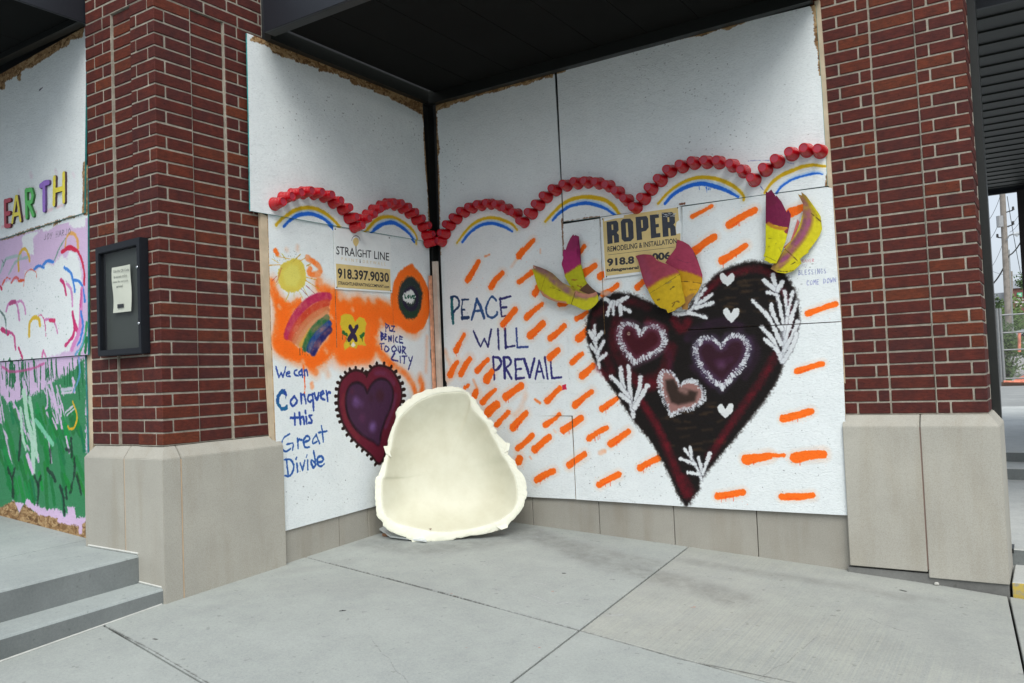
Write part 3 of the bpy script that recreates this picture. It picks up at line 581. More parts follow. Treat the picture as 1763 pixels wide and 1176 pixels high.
frond([[(105, 345), (106, 400), (118, 470), (127, 522)], [(85, 372), (104, 402)], [(137, 374), (113, 402)], [(90, 430), (113, 455)], [(145, 410), (120, 462)], [(155, 465), (124, 492)]])
frond([[(270, 730), (258, 650), (250, 520)], [(268, 700), (228, 600), (215, 525)], [(272, 690), (292, 620), (300, 562)], [(276, 692), (330, 598)], [(250, 650), (205, 590), (175, 560)], [(255, 668), (215, 635)]], 5.2)
frond([[(440, 296), (480, 296), (520, 272), (548, 222), (575, 190)], [(522, 268), (600, 215)], [(532, 272), (605, 250)], [(500, 288), (575, 312)], [(532, 250), (540, 200)]], 4.8)
frond([[(897, 500), (908, 400), (893, 290), (872, 200), (857, 132)], [(872, 200), (820, 155)], [(878, 200), (897, 162)], [(908, 400), (918, 300), (906, 200)], [(918, 300), (940, 205)], [(907, 425), (932, 330), (957, 245)], [(906, 450), (947, 375), (962, 330)], [(892, 425), (842, 315), (772, 240)], [(872, 215), (836, 205)], [(896, 495), (862, 412), (810, 352)], [(880, 452), (825, 405)], [(897, 365), (862, 305), (850, 258)], [(900, 500), (940, 430), (958, 380)]], 5)
B.stroke(Z4([(897, 380), (912, 440), (900, 490)]), 12, (.75, .77, .8), 6, .5, 2, .35)
frond([[(557, 995), (530, 930), (500, 885), (484, 866)], [(530, 930), (470, 906)], [(515, 905), (510, 862)], [(552, 972), (500, 965)], [(560, 960), (545, 902)], [(562, 972), (592, 885)]], 4.4)
B.stroke([(1034, 504), (1048, 506)], 7, (.8, .8, .82), 3, .6, 2, .3)
B.stroke([(1082, 575)], 6, (.62, .5, .46), 1, 1, .4); B.stroke([(1079, 575), (1086, 575)], .8, (.25, .2, .2), .6, .9)
# faint pen writing
FONT = {'J': [[(.7, 0), (.7, .8), (.4, 1), (.1, .85)]], 'O': [[(.5, 0), (.1, .4), (.3, 1), (.8, .8), (.9, .3), (.5, 0)]], 'Y': [[(0, 0), (.4, .5)], [(.9, 0), (.3, 1)]], 'H': [[(.1, 0), (.1, 1)], [(.8, 0), (.8, 1)], [(.1, .5), (.8, .5)]], 'A': [[(0, 1), (.45, 0), (.9, 1)], [(.2, .6), (.7, .6)]],
        'R': [[(.1, 1), (.1, 0), (.7, .1), (.7, .4), (.1, .5), (.8, 1)]], 'B': [[(.1, 0), (.1, 1), (.7, .85), (.6, .5), (.1, .45)], [(.1, 0), (.6, .1), (.5, .4)]], 'L': [[(.1, 0), (.1, 1), (.7, 1)]], 'E': [[(.7, 0), (.1, 0), (.1, 1), (.7, 1)], [(.1, .5), (.6, .5)]], 'S': [[(.8, .1), (.3, 0), (.2, .4), (.7, .6), (.6, 1), (.1, .9)]],
        'I': [[(.4, 0), (.4, 1)]], 'N': [[(.1, 1), (.1, 0), (.8, 1), (.8, 0)]], 'G': [[(.8, .1), (.3, 0), (.1, .6), (.4, 1), (.8, .8), (.8, .5), (.5, .5)]], 'C': [[(.8, .1), (.3, 0), (.1, .6), (.4, 1), (.8, .9)]], 'M': [[(0, 1), (.15, 0), (.45, .6), (.75, 0), (.9, 1)]], 'D': [[(.1, 0), (.1, 1), (.7, .8), (.7, .2), (.1, 0)]],
        'W': [[(0, 0), (.25, 1), (.45, .4), (.65, 1), (.9, 0)]], 'P': [[(.1, 1), (.1, 0), (.7, .1), (.6, .5), (.1, .5)]], 'V': [[(0, 0), (.4, 1), (.8, 0)]], ' ': []}
def pen(cv, txt, x0, y0, x1, y1, hh, w_, col, al=.8):
    n = len(txt)
    for i, c in enumerate(txt):
        ax = x0+(x1-x0)*i/n; ay = y0+(y1-y0)*i/n; cw = (x1-x0)/n*.85
        for st in FONT[c]: cv.stroke([(ax+x*cw, ay+y*hh+(y1-y0)/n*x*.8) for x, y in st], w_, col, .5, al, .3, sm=False)
pen(B, 'BLESSINGS', 1374, 466, 1423, 463, 8, .8, (.35, .38, .62), .75); pen(B, 'COME DOWN', 1388, 484, 1440, 478, 8, .8, (.38, .40, .68), .7)
pen(B, 'PRAYER', 1376, 448, 1402, 446, 5, .7, (.75, .4, .45), .6); pen(B, 'JOY', 1378, 456, 1390, 455, 4, .6, (.5, .45, .6), .5)
B.stroke([(1010, 873), (1022, 874)], 3, WHITE, 1, .0)
IMG_B = B.image('right_wall_paint')

# ---- far-left wall (plane y = EY)
EY = -3.10/1.18
PINK = (.83, .73, .86)
E_ = Canvas(('y', EY), -2.6, -.88, -.75, 2.95, 330, WHITE, seed=21)
E_.c[:int((1.56-E_.v0)*E_.res)] = PINK
E_.specks(260, (.5, .5, .52), .2, .8, 3, alpha=.5)
for p, r_ in (((48, 326), 5), ((98, 295), 4), ((35, 330), 4), ((55, 300), 6), ((128, 300), 4), ((30, 360), 5)): E_.stroke([p, (p[0]+2, p[1]+5)], r_, (.85, .6, .72), 7, .3)
E_.stroke([(70, 157), (76, 152)], 1.6, (.25, .25, .3), .8, .9)
for x0, y0 in ((6, 392), (17, 389), (40, 376), (56, 370), (83, 365), (101, 358)): E_.stroke([(x0, y0), (x0+9, y0-4)], 3, (.85, .3, .42), 5, .35)
E_.bare([(150, 40), (144, 66), (136, 68), (124, 71), (123, 78), (110, 85), (97, 92), (80, 103), (57, 118), (45, 120), (39, 124), (38, 139), (32, 139), (32, 131), (20, 138), (12, 142), (11, 154), (0, 156), (-60, 190), (-60, 100)], 1.2)
E_.bare([(146, 280), (144, 300), (145, 350), (143, 372), (160, 372), (160, 280)], 1.2)
# middle sheet: lilac with a white cloud and looping strokes
Z5 = lambda p: Q(0, 370, 4.706, p)
W2_ = (.90, .925, .93)
for pl in ([(560, 20), (690, 10), (690, 100), (600, 110), (560, 80)], [(330, 100), (390, 85), (440, 95), (400, 125), (350, 135)], [(175, 190), (210, 150), (320, 130), (270, 190), (270, 320), (215, 320), (180, 280)]): E_.poly(Z5(pl), W2_, 2, .95, 2)
E_.bare(Z5([(-20, 215), (80, 195), (180, 160), (215, 150), (320, 115), (430, 75), (430, 90), (540, 40), (640, 10), (640, 0), (300, 100)]), 1, 2)
E_.poly(Z5([(-640, 700), (-420, 560), (-300, 600), (-180, 520), (-40, 640), (0, 600), (60, 530), (110, 540), (190, 540), (200, 460), (260, 440), (300, 450), (380, 390), (430, 400), (500, 330), (540, 360), (560, 300), (620, 300), (650, 420), (670, 600), (660, 760), (640, 980), (560, 1100), (400, 1160), (100, 1190), (-640, 1190)]), W2_, 4, 1, 3)
E_.specks(160, (.45, .55, .55), .3, 1.1, 8, (0, 450, 135, 600), .45); E_.specks(60, (.2, .35, .3), .3, 1., 9, (10, 480, 120, 600), .6)
MAG = (.78, .16, .42); RD = (.80, .14, .28); SB = (.22, .50, .85); YO = (.88, .70, .22); PK = (.85, .45, .68)
def es(p, w_, c, dry=.15, al=.95): E_.stroke(Z5(p), w_, c, 1.2, al, 1.2, dry)
es([(525, 260), (540, 180), (580, 150), (620, 190), (630, 270)], 4, (.88, .66, .35)); es([(150, 450), (150, 340), (195, 275), (230, 330), (238, 375)], 4, YO)
es([(440, 370), (480, 270), (530, 190)], 2, (.45, .62, .56)); es([(0, 470), (40, 370), (110, 340), (170, 335)], 4, (.6, .75, .72), .2, .7); es([(70, 480), (130, 380), (220, 345)], 3.5, (.55, .72, .68), .2, .7)
es([(505, 300), (560, 260), (620, 290), (660, 370), (680, 470), (680, 560)], 4, RD); es([(500, 300), (560, 270), (610, 290)], 5, RD)
es([(275, 445), (310, 415), (355, 430)], 3.5, SB, .05); es([(340, 420), (380, 375), (430, 385)], 4, SB, .05); es([(520, 430), (570, 470), (590, 540), (605, 620)], 4, SB, .05); es([(595, 530), (640, 540), (670, 600), (685, 700)], 4, SB, .05)
es([(15, 570), (50, 515), (80, 520)], 2, (.85, .35, .25)); es([(90, 550), (120, 510), (150, 520)], 3, (.85, .4, .4)); es([(150, 535), (190, 530)], 3.5, (.88, .32, .15), 0); es([(190, 580), (205, 480), (250, 445), (290, 470), (295, 510)], 1.6, (.88, .45, .38), 0); es([(0, 580), (15, 605)], 3, RD)
es([(50, 780), (70, 720), (110, 705), (140, 740), (155, 850)], 3.5, (.80, .5, .72)); es([(130, 710), (170, 700), (195, 740), (205, 800)], 3, (.82, .55, .75)); es([(80, 720), (120, 705)], 5, (.7, .3, .5), .3)
es([(235, 980), (240, 880), (275, 835), (315, 850), (322, 900)], 5, (.87, .72, .2), .1); es([(310, 820), (335, 815), (360, 870), (370, 985)], 1.4, (.8, .3, .55), 0); es([(370, 850), (420, 850), (450, 900), (465, 960)], 3, (.82, .5, .72)); es([(400, 855), (440, 860)], 4.5, (.82, .2, .4), .2)
es([(490, 530), (515, 560), (535, 650)], 4, MAG, .3); es([(540, 560), (575, 610), (585, 740)], 4, (.82, .55, .76), .2); es([(585, 790), (600, 900), (590, 980), (530, 1060)], 5, MAG, .3); es([(600, 870), (625, 940)], 6, MAG, .4)
es([(660, 600), (655, 760), (640, 940), (580, 1090)], 7, (.84, .52, .76), .35); es([(655, 620), (650, 740)], 4, (.8, .35, .6), .4); es([(655, 790), (670, 900), (650, 1010), (625, 1060)], 4, SB, .15)
es([(640, 1130), (690, 980), (700, 880)], 5, (.2, .6, .35), .2); es([(610, 1130), (660, 1060), (680, 980)], 3.5, (.4, .65, .8), .2); es([(700, 1000), (690, 1110)], 6, (.1, .45, .24), .1)
es([(15, 930), (60, 955), (60, 960)], 6, MAG, .3); es([(60, 940), (110, 980), (125, 1090)], 4, (.8, .3, .55), .3); es([(150, 1080), (180, 1160)], 4, MAG, .3); es([(350, 1100), (340, 1150)], 3, PK); es([(350, 1100), (370, 1150)], 3, PK); es([(0, 780), (40, 840), (50, 960)], 3, (.4, .5, .48), .3)
pen(E_, 'JOY HARJO', 75, 404, 122, 393, 10, .8, (.3, .3, .35), .7)
pen(E_, 'Y', 3, 448, 12, 446, 12, .8, (.15, .3, .25), .8)
# lower sheet: green brushed grass over lilac
GR = (.09, .47, .23); Z6 = lambda p: Q(0, 600, 3.456, p)
E_.poly(Z6([(-460, 280), (-200, 340), (-20, 250), (30, 330), (120, 300), (240, 250), (330, 180), (410, 140), (490, 60), (500, 500), (505, 1000), (440, 1010), (380, 990), (330, 960), (240, 960), (200, 920), (110, 960), (80, 920), (-20, 960), (-460, 1000)]), GR, 3, .82, 4, .3)
gr_ = random.Random(9)
for i in range(80):
    x = gr_.uniform(-420, 470); y = gr_.uniform(60, 130); l = gr_.uniform(80, 200); E_.stroke(Z6([(x, y), (x+gr_.uniform(-4, 14), y+l)]), gr_.uniform(1.4, 3.2), (.10, .42, .24), .8, .92, .8)
for i in range(90):
    x = gr_.uniform(-440, 360); y = gr_.uniform(150, 560); l = gr_.uniform(60, 200); E_.stroke(Z6([(x, y), (x+gr_.uniform(10, 50), y+l)]), gr_.uniform(1.5, 5), PINK, 1, .9, 1.2, gr_.uniform(.1, .5))
for i in range(100):
    x = gr_.uniform(-440, 470); y = gr_.uniform(300, 860); E_.stroke(Z6([(x, y), (x+gr_.uniform(10, 50), y+gr_.uniform(60, 160))]), gr_.uniform(4, 10), (gr_.uniform(.06, .14), gr_.uniform(.42, .56), gr_.uniform(.2, .3)), 1.4, .9, 1.4, gr_.uniform(.2, .45))
for st, w_ in (([(130, 260), (150, 420), (180, 560), (185, 740)], 9), ([(165, 300), (190, 480), (205, 640)], 7), ([(110, 360), (120, 520), (140, 600)], 6)): E_.stroke(Z6(st), w_, (.70, .84, .76), 1.4, .95, 1.6, .22)
E_.stroke(Z6([(200, 430), (250, 500), (300, 570)]), 7, (.50, .78, .66), 1.4, .9, 1.4, .1); E_.stroke(Z6([(150, 640), (180, 735)]), 7, PINK, 1.4, 1, 1.2)
E_.stroke(Z6([(355, 250), (415, 240)]), 5, (.8, .78, .86), 1.2, .9, 1, .3); E_.stroke(Z6([(355, 268), (410, 262)]), 3, (.85, .8, .88), 1.2, .9, 1, .3); E_.stroke(Z6([(375, 385), (420, 345)]), 3, (.85, .8, .88), 1, .9, 1, .2); E_.stroke(Z6([(385, 400), (430, 360)]), 2.4, (.85, .8, .88), 1, .9, 1, .2)
for st in ([(420, 180), (430, 260)], [(345, 340), (350, 400)], [(260, 200), (270, 330), (260, 360)], [(300, 420), (325, 480)], [(380, 530), (400, 620)], [(430, 200), (415, 260)], [(280, 250), (330, 380)]): E_.stroke(Z6(st), 4, PINK, 1, .95, 1.2, .05)
for st in ([(35, 720), (60, 790), (65, 880)], [(75, 720), (60, 780)], [(190, 760), (215, 830), (210, 930)], [(230, 760), (215, 820)], [(270, 720), (300, 760), (315, 790)], [(345, 820), (365, 900), (370, 990)], [(430, 660), (430, 740), (405, 860)], [(445, 760), (470, 870)], [(380, 600), (400, 610)], [(110, 520), (100, 660)], [(285, 600), (290, 680)], [(410, 540), (415, 640)], [(380, 830), (382, 890)]):
    E_.stroke(Z6(st), 4.8, (.10, .16, .15), 2.2, .75, 2.4, .38)
E_.stroke(Z6([(420, 320), (445, 400), (430, 470), (400, 480), (392, 465)]), 3, (.88, .68, .15), 1.2, .95, .8, .1)
E_.stroke(Z6([(0, 110), (60, 140), (180, 120), (250, 90)]), 3.5, (.78, .3, .55), 1.4, .7, 1, .3); E_.stroke(Z6([(455, 60), (460, 160), (425, 260)]), 3.5, (.4, .6, .85), 1.4, .7, 1, .3)
E_.poly(Z6([(60, 905), (100, 975), (150, 895), (200, 945), (250, 965), (330, 1000), (390, 1010), (390, 945), (430, 950), (440, 1020), (505, 1015), (500, 1050), (455, 1060), (330, 1035), (200, 985), (140, 930)]), PINK, 1, 1, 2)
E_.bare(Z6([(-60, 960), (0, 945), (75, 905), (100, 985), (130, 930), (150, 940), (215, 990), (330, 1012), (330, 1036), (400, 1050), (455, 1057), (457, 1105), (474, 1108), (476, 1055), (500, 1022), (520, 1020), (560, 1250), (-60, 1250)]), 1, 2.2)
IMG_E = E_.image('mural_paint')

# ---- pavement marks (stains, spatter) in ground coordinates
K = Canvas(('g', 0.), -.4, 5.2, -4.2, .3, 260, (.5, .5, .5), 0., seed=33)
def gs(pts, w_, col, soft, al, dry=0.):
    for q in (1.5, 1.15, .8): K.stroke(pts, w_*q, col, soft*1.1, al*.42, .6, dry)
gs([(905, 915), (960, 935), (1030, 965), (1100, 985), (1180, 1005), (1260, 1030)], 26, (.24, .225, .21), 22, .9)
gs([(940, 925), (1010, 945), (1120, 970)], 18, (.27, .25, .235), 16, .8)
gs([(640, 935), (740, 945), (880, 925)], 26, (.25, .25, .25), 20, .8)
gs([(500, 1010), (700, 1010)], 30, (.42, .43, .43), 30, .4)
gs([(1180, 965), (1300, 985), (1460, 1010), (1560, 1030)], 14, (.33, .32, .30), 16, .75)
gs([(1300, 1060), (1500, 1110)], 40, (.66, .63, .54), 40, .35); gs([(1150, 1090), (1250, 1070)], 30, (.66, .63, .54), 30, .3)
gs([(490, 985), (560, 975), (600, 965)], 12, (.38, .38, .37), 12, .5); gs([(300, 1065), (420, 1030), (480, 1005)], 12, (.56, .58, .57), 14, .35); gs([(1560, 1060), (1700, 1150)], 40, (.40, .42, .43), 50, .4)
gs([(1490, 1015), (1560, 1025), (1620, 1035)], 8, (.42, .41, .4), 8, .65)
for p, w_ in (([(915, 1025), (935, 1033), (955, 1040), (975, 1037)], 2.6), ([(975, 1037), (1000, 1040), (1028, 1041)], 2.2), ([(850, 978), (863, 981)], 2.5), ([(920, 1003), (938, 1006)], 3), ([(832, 972), (836, 973)], 2), ([(1044, 1060), (1070, 1058)], 4), ([(1248, 1083), (1256, 1084)], 4), ([(905, 988), (911, 989)], 2), ([(1222, 992), (1232, 993)], 2), ([(1160, 1042), (1166, 1043)], 2.5), ([(1030, 1029), (1036, 1030)], 2.5)):
    K.stroke(p, w_, (.80, .82, .82), 1.4, .6, 1.8, .4)
for p in ((1193, 1045), (927, 1115), (801, 1115), (1190, 1046), (776, 1022), (780, 1026), (950, 1018)): K.stroke([p, (p[0]+1.5, p[1])], 1.8, (.85, .38, .2), .8, .8)
K.stroke([(585, 1052), (593, 1051)], 2.4, (.12, .12, .12), .8, .9, .4); K.stroke([(969, 987), (971, 987)], 3, (.1, .08, .08), .8, .9, .4); K.stroke([(1550, 1016), (1558, 1018)], 3, (.1, .1, .1), .8, .9, .4); K.stroke([(264, 1100), (269, 1101)], 3, (.15, .15, .15), .8, .8)
K.specks(260, (.72, .74, .73), .3, .9, 3, (560, 960, 1200, 1120), .6); K.specks(160, (.25, .25, .25), .3, .9, 4, (600, 950, 1700, 1150), .6); K.specks(60, (.8, .4, .25), .3, .6, 6, (700, 960, 1300, 1120), .5)
cr = random.Random(4)
for jl in ([(530, 960), (650, 991), (760, 1020), (880, 1053), (998, 1085), (1170, 1135), (1370, 1176)], [(1183, 943), (1140, 975), (998, 1085), (877, 1176)], [(186, 1080), (265, 1122), (357, 1176)]):
    K.stroke(jl, 2.4, (.40, .40, .38), 2.4, .5, 1.6, sm=False); K.stroke(jl, .9, (.14, .14, .13), .9, .8, .5, sm=False)
for p in ((1300, 1176, 1420, 1090), (700, 1176, 640, 1105), (1480, 1060, 1560, 1090)):
    q = [(p[0]+(p[2]-p[0])*i/7+cr.uniform(-4, 4), p[1]+(p[3]-p[1])*i/7+cr.uniform(-3, 3)) for i in range(8)]; K.stroke(q, .7, (.28, .28, .27), .7, .55, .6, .25, sm=False)
K.specks(420, (.30, .30, .29), .15, .6, 14, (300, 970, 1740, 1170), .5); K.specks(300, (.62, .64, .63), .15, .6, 15, (300, 970, 1740, 1170), .5)
for _ in range(16): x, y = cr.uniform(500, 1700), cr.uniform(990, 1160); K.stroke([(x, y), (x+cr.uniform(2, 6), y+cr.uniform(-1, 1))], cr.uniform(1.5, 3.5), (.34, .34, .33), 1.2, .5, 1)
IMG_K = K.image('pavement_marks')

# ------------------------------------------------------------------ materials in use
m_brick = mat_brick(); m_mortar = mat_mortar(); m_osb = mat_osb()
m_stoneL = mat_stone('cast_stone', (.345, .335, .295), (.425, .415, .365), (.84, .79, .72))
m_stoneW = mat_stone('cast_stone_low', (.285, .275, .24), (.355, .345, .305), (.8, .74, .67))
m_boardA = mat_painted('painted_sheet_left', IMG_A); m_boardB = mat_painted('painted_sheet_right', IMG_B); m_boardE = mat_painted('mural_sheet', IMG_E)
m_conc = mat_concrete('pavement_concrete', IMG_K, broom=0.); m_concR = mat_concrete('broomed_concrete', IMG_K, (.31, .33, .315), (.385, .40, .375), broom=.4)
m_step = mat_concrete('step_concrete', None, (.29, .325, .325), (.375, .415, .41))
m_riser = mat_concrete('dark_riser_concrete', None, (.13, .145, .145), (.225, .245, .245))  # darker concrete for the upright faces of the steps
m_stepf = mat_concrete('far_step_concrete', None, (.42, .44, .43), (.55, .565, .55))
m_ground = simple('joint_dirt', (.05, .047, .042), .95)
m_teal = simple('sheet_edge_teal', (.03, .25, .25), .6, .35, 30)
m_lath = simple('pine_lath', (.50, .41, .29), .7, .2, 6, bump=.3)
m_lathp = simple('pine_lath_pinkish', (.52, .45, .38), .7, .22, 9, bump=.3)
m_metal = simple('dark_bronze_metal', (.011, .014, .020), .42, .1, 3)
m_soff = simple('soffit_dark', (.005, .0055, .005), .85, .2, 2, spec=.15)
m_post = simple('black_mullion', (.010, .012, .011), .4, .1)
m_wallb = simple('storefront_dark', (.03, .032, .034), .5)
m_cup = N('red_plastic'); m_cup.col((.43, .002, .009)).rough(.27); m_cup.b.inputs['Subsurface Weight'].default_value = .0; m_cup.b.inputs['Coat Weight'].default_value = .15; m_cup = m_cup.m
m_cupb = simple('red_plastic_base_sheen', (.36, .03, .055), .38, .1, 60)  # pinker than the cup wall: reflected highlight put into the base colour

# ------------------------------------------------------------------ ground and pavement
def sheet(name, x0, x1, y0, y1, fz, nx, ny, mat, parent=None, uvf=None):
    v = [(x0+(x1-x0)*i/nx, y0+(y1-y0)*j/ny) for j in range(ny+1) for i in range(nx+1)]
    v = [(x, y, fz(x, y)) for x, y in v]
    f = [(j*(nx+1)+i, j*(nx+1)+i+1, (j+1)*(nx+1)+i+1, (j+1)*(nx+1)+i) for j in range(ny) for i in range(nx)]
    return mesh(name, v, f, mat, parent, uvf=uvf)
def gz(x, y):
    a = G(x, y)-.035
    if y > .3: a = min(a, -1.1)
    return a
tag(sheet('ground', -9, 40, -60, 4.0, lambda x, y: gz(x, y)-.02 if x > -9 else -1, 40, 40, m_ground), kind='structure')
pav = bpy.data.objects.new('pavement', None); COL.objects.link(pav); tag(pav, kind='structure')
XL = [lambda y: -.12, lambda y: 2.266-.0557*y, lambda y: 4.287-.09*y, lambda y: 6.9-.1*y, lambda y: 9.6-.1*y]
YL_ = [lambda x: .12 if x < 4.2 else -.02, lambda x: -1.592-.11*x, lambda x: -3.145-.16*x, lambda x: -4.95-.13*x, lambda x: -6.9-.1*x, lambda x: -9.]
def node(i, j):
    x, y = 0., 0.
    for _ in range(12): y = YL_[j](x); x = XL[i](y)
    return Vector((x, y))
for i in range(4):
    for j in range(5):
        a, b, c, d = node(i, j+1), node(i+1, j+1), node(i+1, j), node(i, j)
        if i == 0:
            for q in (a, d): q.x = -.12 if q.y > -2.73 else .0
        cen = (a+b+c+d)/4; gap = .006
        def ins(p):
            e = cen-p; return p+Vector((math.copysign(gap, e.x), math.copysign(gap, e.y)))
        a, b, c, d = map(ins, (a, b, c, d)); n = 14; vs_ = []; fs_ = []
        for q in range(n+1):
            for p in range(n+1):
                u, v_ = p/n, q/n; P_ = (a*(1-u)+b*u)*(1-v_)+(d*(1-u)+c*u)*v_
                ed = min(u, v_, 1-u, 1-v_); vs_.append((P_.x, P_.y, G(P_.x, P_.y)))
        fs_ = [(q*(n+1)+p, q*(n+1)+p+1, (q+1)*(n+1)+p+1, (q+1)*(n+1)+p) for q in range(n) for p in range(n)]
        ring_ = [p for p in range(n+1)]+[q*(n+1)+n for q in range(1, n+1)]+[n*(n+1)+p for p in range(n-1, -1, -1)]+[q*(n+1) for q in range(n-1, 0, -1)]
        m0 = len(vs_); vs_ += [(vs_[r][0], vs_[r][1], vs_[r][2]-.03) for r in ring_]
        L_ = len(ring_); fs_ += [(ring_[(k+1) % L_], ring_[k], m0+k, m0+(k+1) % L_) for k in range(L_)]
        o = mesh('slab', vs_, fs_, m_concR if (i >= 1 and j == 0) or i >= 2 else m_conc, pav, uvf=K.uvf)
        bm = bmesh.new(); bm.from_mesh(o.data)
        bm.edges.ensure_lookup_table()
        ee = [e for e in bm.edges if len(e.link_faces) == 2 and abs(e.link_faces[0].normal.z-e.link_faces[1].normal.z) > .8]
        bmesh.ops.bevel(bm, geom=ee, offset=.004, segments=1, affect='EDGES'); bm.to_mesh(o.data); bm.free()

# ------------------------------------------------------------------ left steps and landing
st = thing('entrance_steps', 'two grey concrete steps and landing in front of the mural at the far left', 'steps', (-.5, -3.6, -.9))
def stepbox(name, x0, x1, ztop, zbot):
    y0, y1 = -7.6, -2.70 if x1 > -.1 else -2.62
    n = 24; v = []; f = []
    for k in range(n+1):
        y = y0+(y1-y0)*k/n; zt = ztop+.031*(y+2.73); w1 = random.uniform(-.002, .002)
        v += [(x1+.006+w1*.5, y, zbot), (x1+w1, y, zt-.014), (x1-.005+w1, y, zt-.004), (x1-.016, y, zt), (x0, y, zt+.012), (x0, y, zbot)]
    for k in range(n):
        for q in range(5): f.append((k*6+q, k*6+q+1, (k+1)*6+q+1, (k+1)*6+q))
    f.append((5, 4, 3, 2, 1, 0)); f.append(tuple(n*6+q for q in range(6)))
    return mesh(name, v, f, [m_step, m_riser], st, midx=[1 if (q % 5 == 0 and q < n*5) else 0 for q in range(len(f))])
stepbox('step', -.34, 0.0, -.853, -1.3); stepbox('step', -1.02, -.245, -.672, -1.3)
v = []
for i, (x0, x1) in enumerate(((-2.55, -1.024), (-3.9, -2.556), (-5.4, -3.906))):
    sheet('landing_slab', x0, x1, -7.6, -2.60, lambda x, y: -.662+.031*(y+2.73)-.0715*min(0, x+1.0), 6, 12, m_step, st)
# mortar line where the steps meet the pillar
m_bead = simple('sealant_bead', (.52, .53, .5), .8)
mb = MB(); mb.tube((-.245, -2.748, -.664), (-.8, -2.748, -.655), .007, n=6); mb.tube((-.01, -2.748, -.848), (-.24, -2.748, -.838), .007, n=6); mb.build('sealant', m_bead, st)
mb = MB(); mb.tube((.004, -2.76, G(0, -2.76)+.002), (.004, -4.2, G(0, -4.2)+.002), .005, n=6); mb.build('sealant', m_bead, st)

# ------------------------------------------------------------------ bricks
HC = .0813; JT = .0118
_bc = {}
def brick(parent, x0, x1, y0, y1, k, jt=True, zlo=None, zhi=None):
    """one brick of course k; its mesh is shared by every brick of the same size"""
    z0 = k*HC+JT/2 if zlo is None else zlo; z1 = (k+1)*HC-JT/2 if zhi is None else zhi
    key = (round(x1-x0, 3), round(y1-y0, 3), round(z1-z0, 3))
    if key not in _bc:
        a, b, c = key; me = bpy.data.meshes.new('brick'); me.from_pydata(boxv(-a/2, a/2, -b/2, b/2, -c/2, c/2), [], BF)
        bm = bmesh.new(); bm.from_mesh(me); bmesh.ops.bevel(bm, geom=bm.edges[:], offset=.0035, segments=1, affect='EDGES'); bm.to_mesh(me); bm.free()
        me.materials.append(m_brick); _bc[key] = me
    o = bpy.data.objects.new('brick', _bc[key]); o.location = Vector(((x0+x1)/2, (y0+y1)/2, (z0+z1)/2))-parent.location
    o.location += Vector((random.uniform(-.0015, .0015), random.uniform(-.0015, .0015), random.uniform(-.001, .001)))
    o.rotation_euler = (random.uniform(-.006, .006), random.uniform(-.006, .006), random.uniform(-.006, .006))
    return link(o, parent)
J = JT/2
# left pillar -------------------------------------------------------
PX, PY = -.03, -2.705
lp = thing('brick_pillar', 'dark red brick pillar with stone base between the mural and the corner boards', 'pillar', (-.42, -2.3, -.9))
xx = lambda px, py: onY(px, py, PY).x
yy = lambda px, py: onX(px, py, PX).y
xj = xx(253.8, 113); xk = xx(233.5, 94); xl = xx(223.9, 90); xm = xx(190.3, 95); xn = xx(175.7, 92); xo = xx(161.6, 83); xe = -.80
ya = yy(282.3, 24); yb = yy(328.2, 45); yc_ = yy(387.5, 150); y1_ = yy(424.8, 690); y2_ = yy(446.5, 690); yd = -1.84
TOPC = 40
for k in range(TOPC):
    cap = k >= 35
    if not cap:
        if k % 2 == 0:
            brick(lp, xj+J, PX, PY, yb-J, k)
            brick(lp, xl+J*0, xj-J, PY, PY+.09, k)
            if k: brick(lp, PX-.09, PX, yc_+J*1.3, y1_-J, k); brick(lp, PX-.09, PX, y1_+J, yd, k)
            else: brick(lp, PX-.09, PX, yc_+J*1.3, yd, k)
            brick(lp, xn+J, xm-J, PY, PY+.09, k); brick(lp, xe, xn-J, PY, PY+.09, k)
        else:
            brick(lp, xk+J, PX, PY, ya-J, k)
            brick(lp, xl, xk-J, PY, PY+.09, k)
            brick(lp, PX-.09, PX, ya+J, yb-J, k)
            brick(lp, PX-.09, PX, yc_+J*1.3, y2_-J, k); brick(lp, PX-.09, PX, y2_+J, yd, k)
            brick(lp, xo+J, xm-J, PY, PY+.09, k); brick(lp, xe, xo-J, PY, PY+.09, k)
        brick(lp, PX-.11, PX-.014, yb+J, yc_-J*1.3, k)
        brick(lp, xm+J, xl-J*.2, PY+.018, PY+.11, k)
    else:
        # running bond above the panels
        off = 0 if k % 2 else .135
        c0 = PX; e = PX-.29 if k % 2 else PX-.105
        f_ = PY+.105 if k % 2 else PY+.29
        brick(lp, e+J, PX, PY, f_-J, k)
        p = f_
        while p < yd-.02:
            q = min(p+.272, yd); brick(lp, PX-.09, PX, p+J, q-J, k); p = q
        p = e
        while p > xe+.02:
            q = max(p-.272, xe); brick(lp, q+J, p-J, PY, PY+.09, k); p = q
def core(mbx, x0, x1, y0, y1, z0, z1): mbx.box(x0, x1, y0, y1, z0, z1)
Zt = 35*HC
mb = MB(); core(mb, xe+.004, xm, PY+.0055, yd, 0, Zt); core(mb, xm+.0002, xl, PY+.024, yd, 0, Zt); core(mb, xl+.0002, PX-.0201, PY+.0055, yb+.0, 0, Zt); core(mb, PX-.02, PX-.0055, PY+.0055, yb+.0, 0, Zt)
core(mb, xl+.0002, PX-.0195, yb+.0002, yc_, 0, Zt); core(mb, xl+.0002, PX-.0055, yc_+.0002, yd, 0, Zt); mb.build('mortar', m_mortar, lp)
mb = MB(); mb.box(xe+.004, PX-.0035, PY+.0035, yd, 35*HC, TOPC*HC); mb.build('mortar', m_mortar, lp)
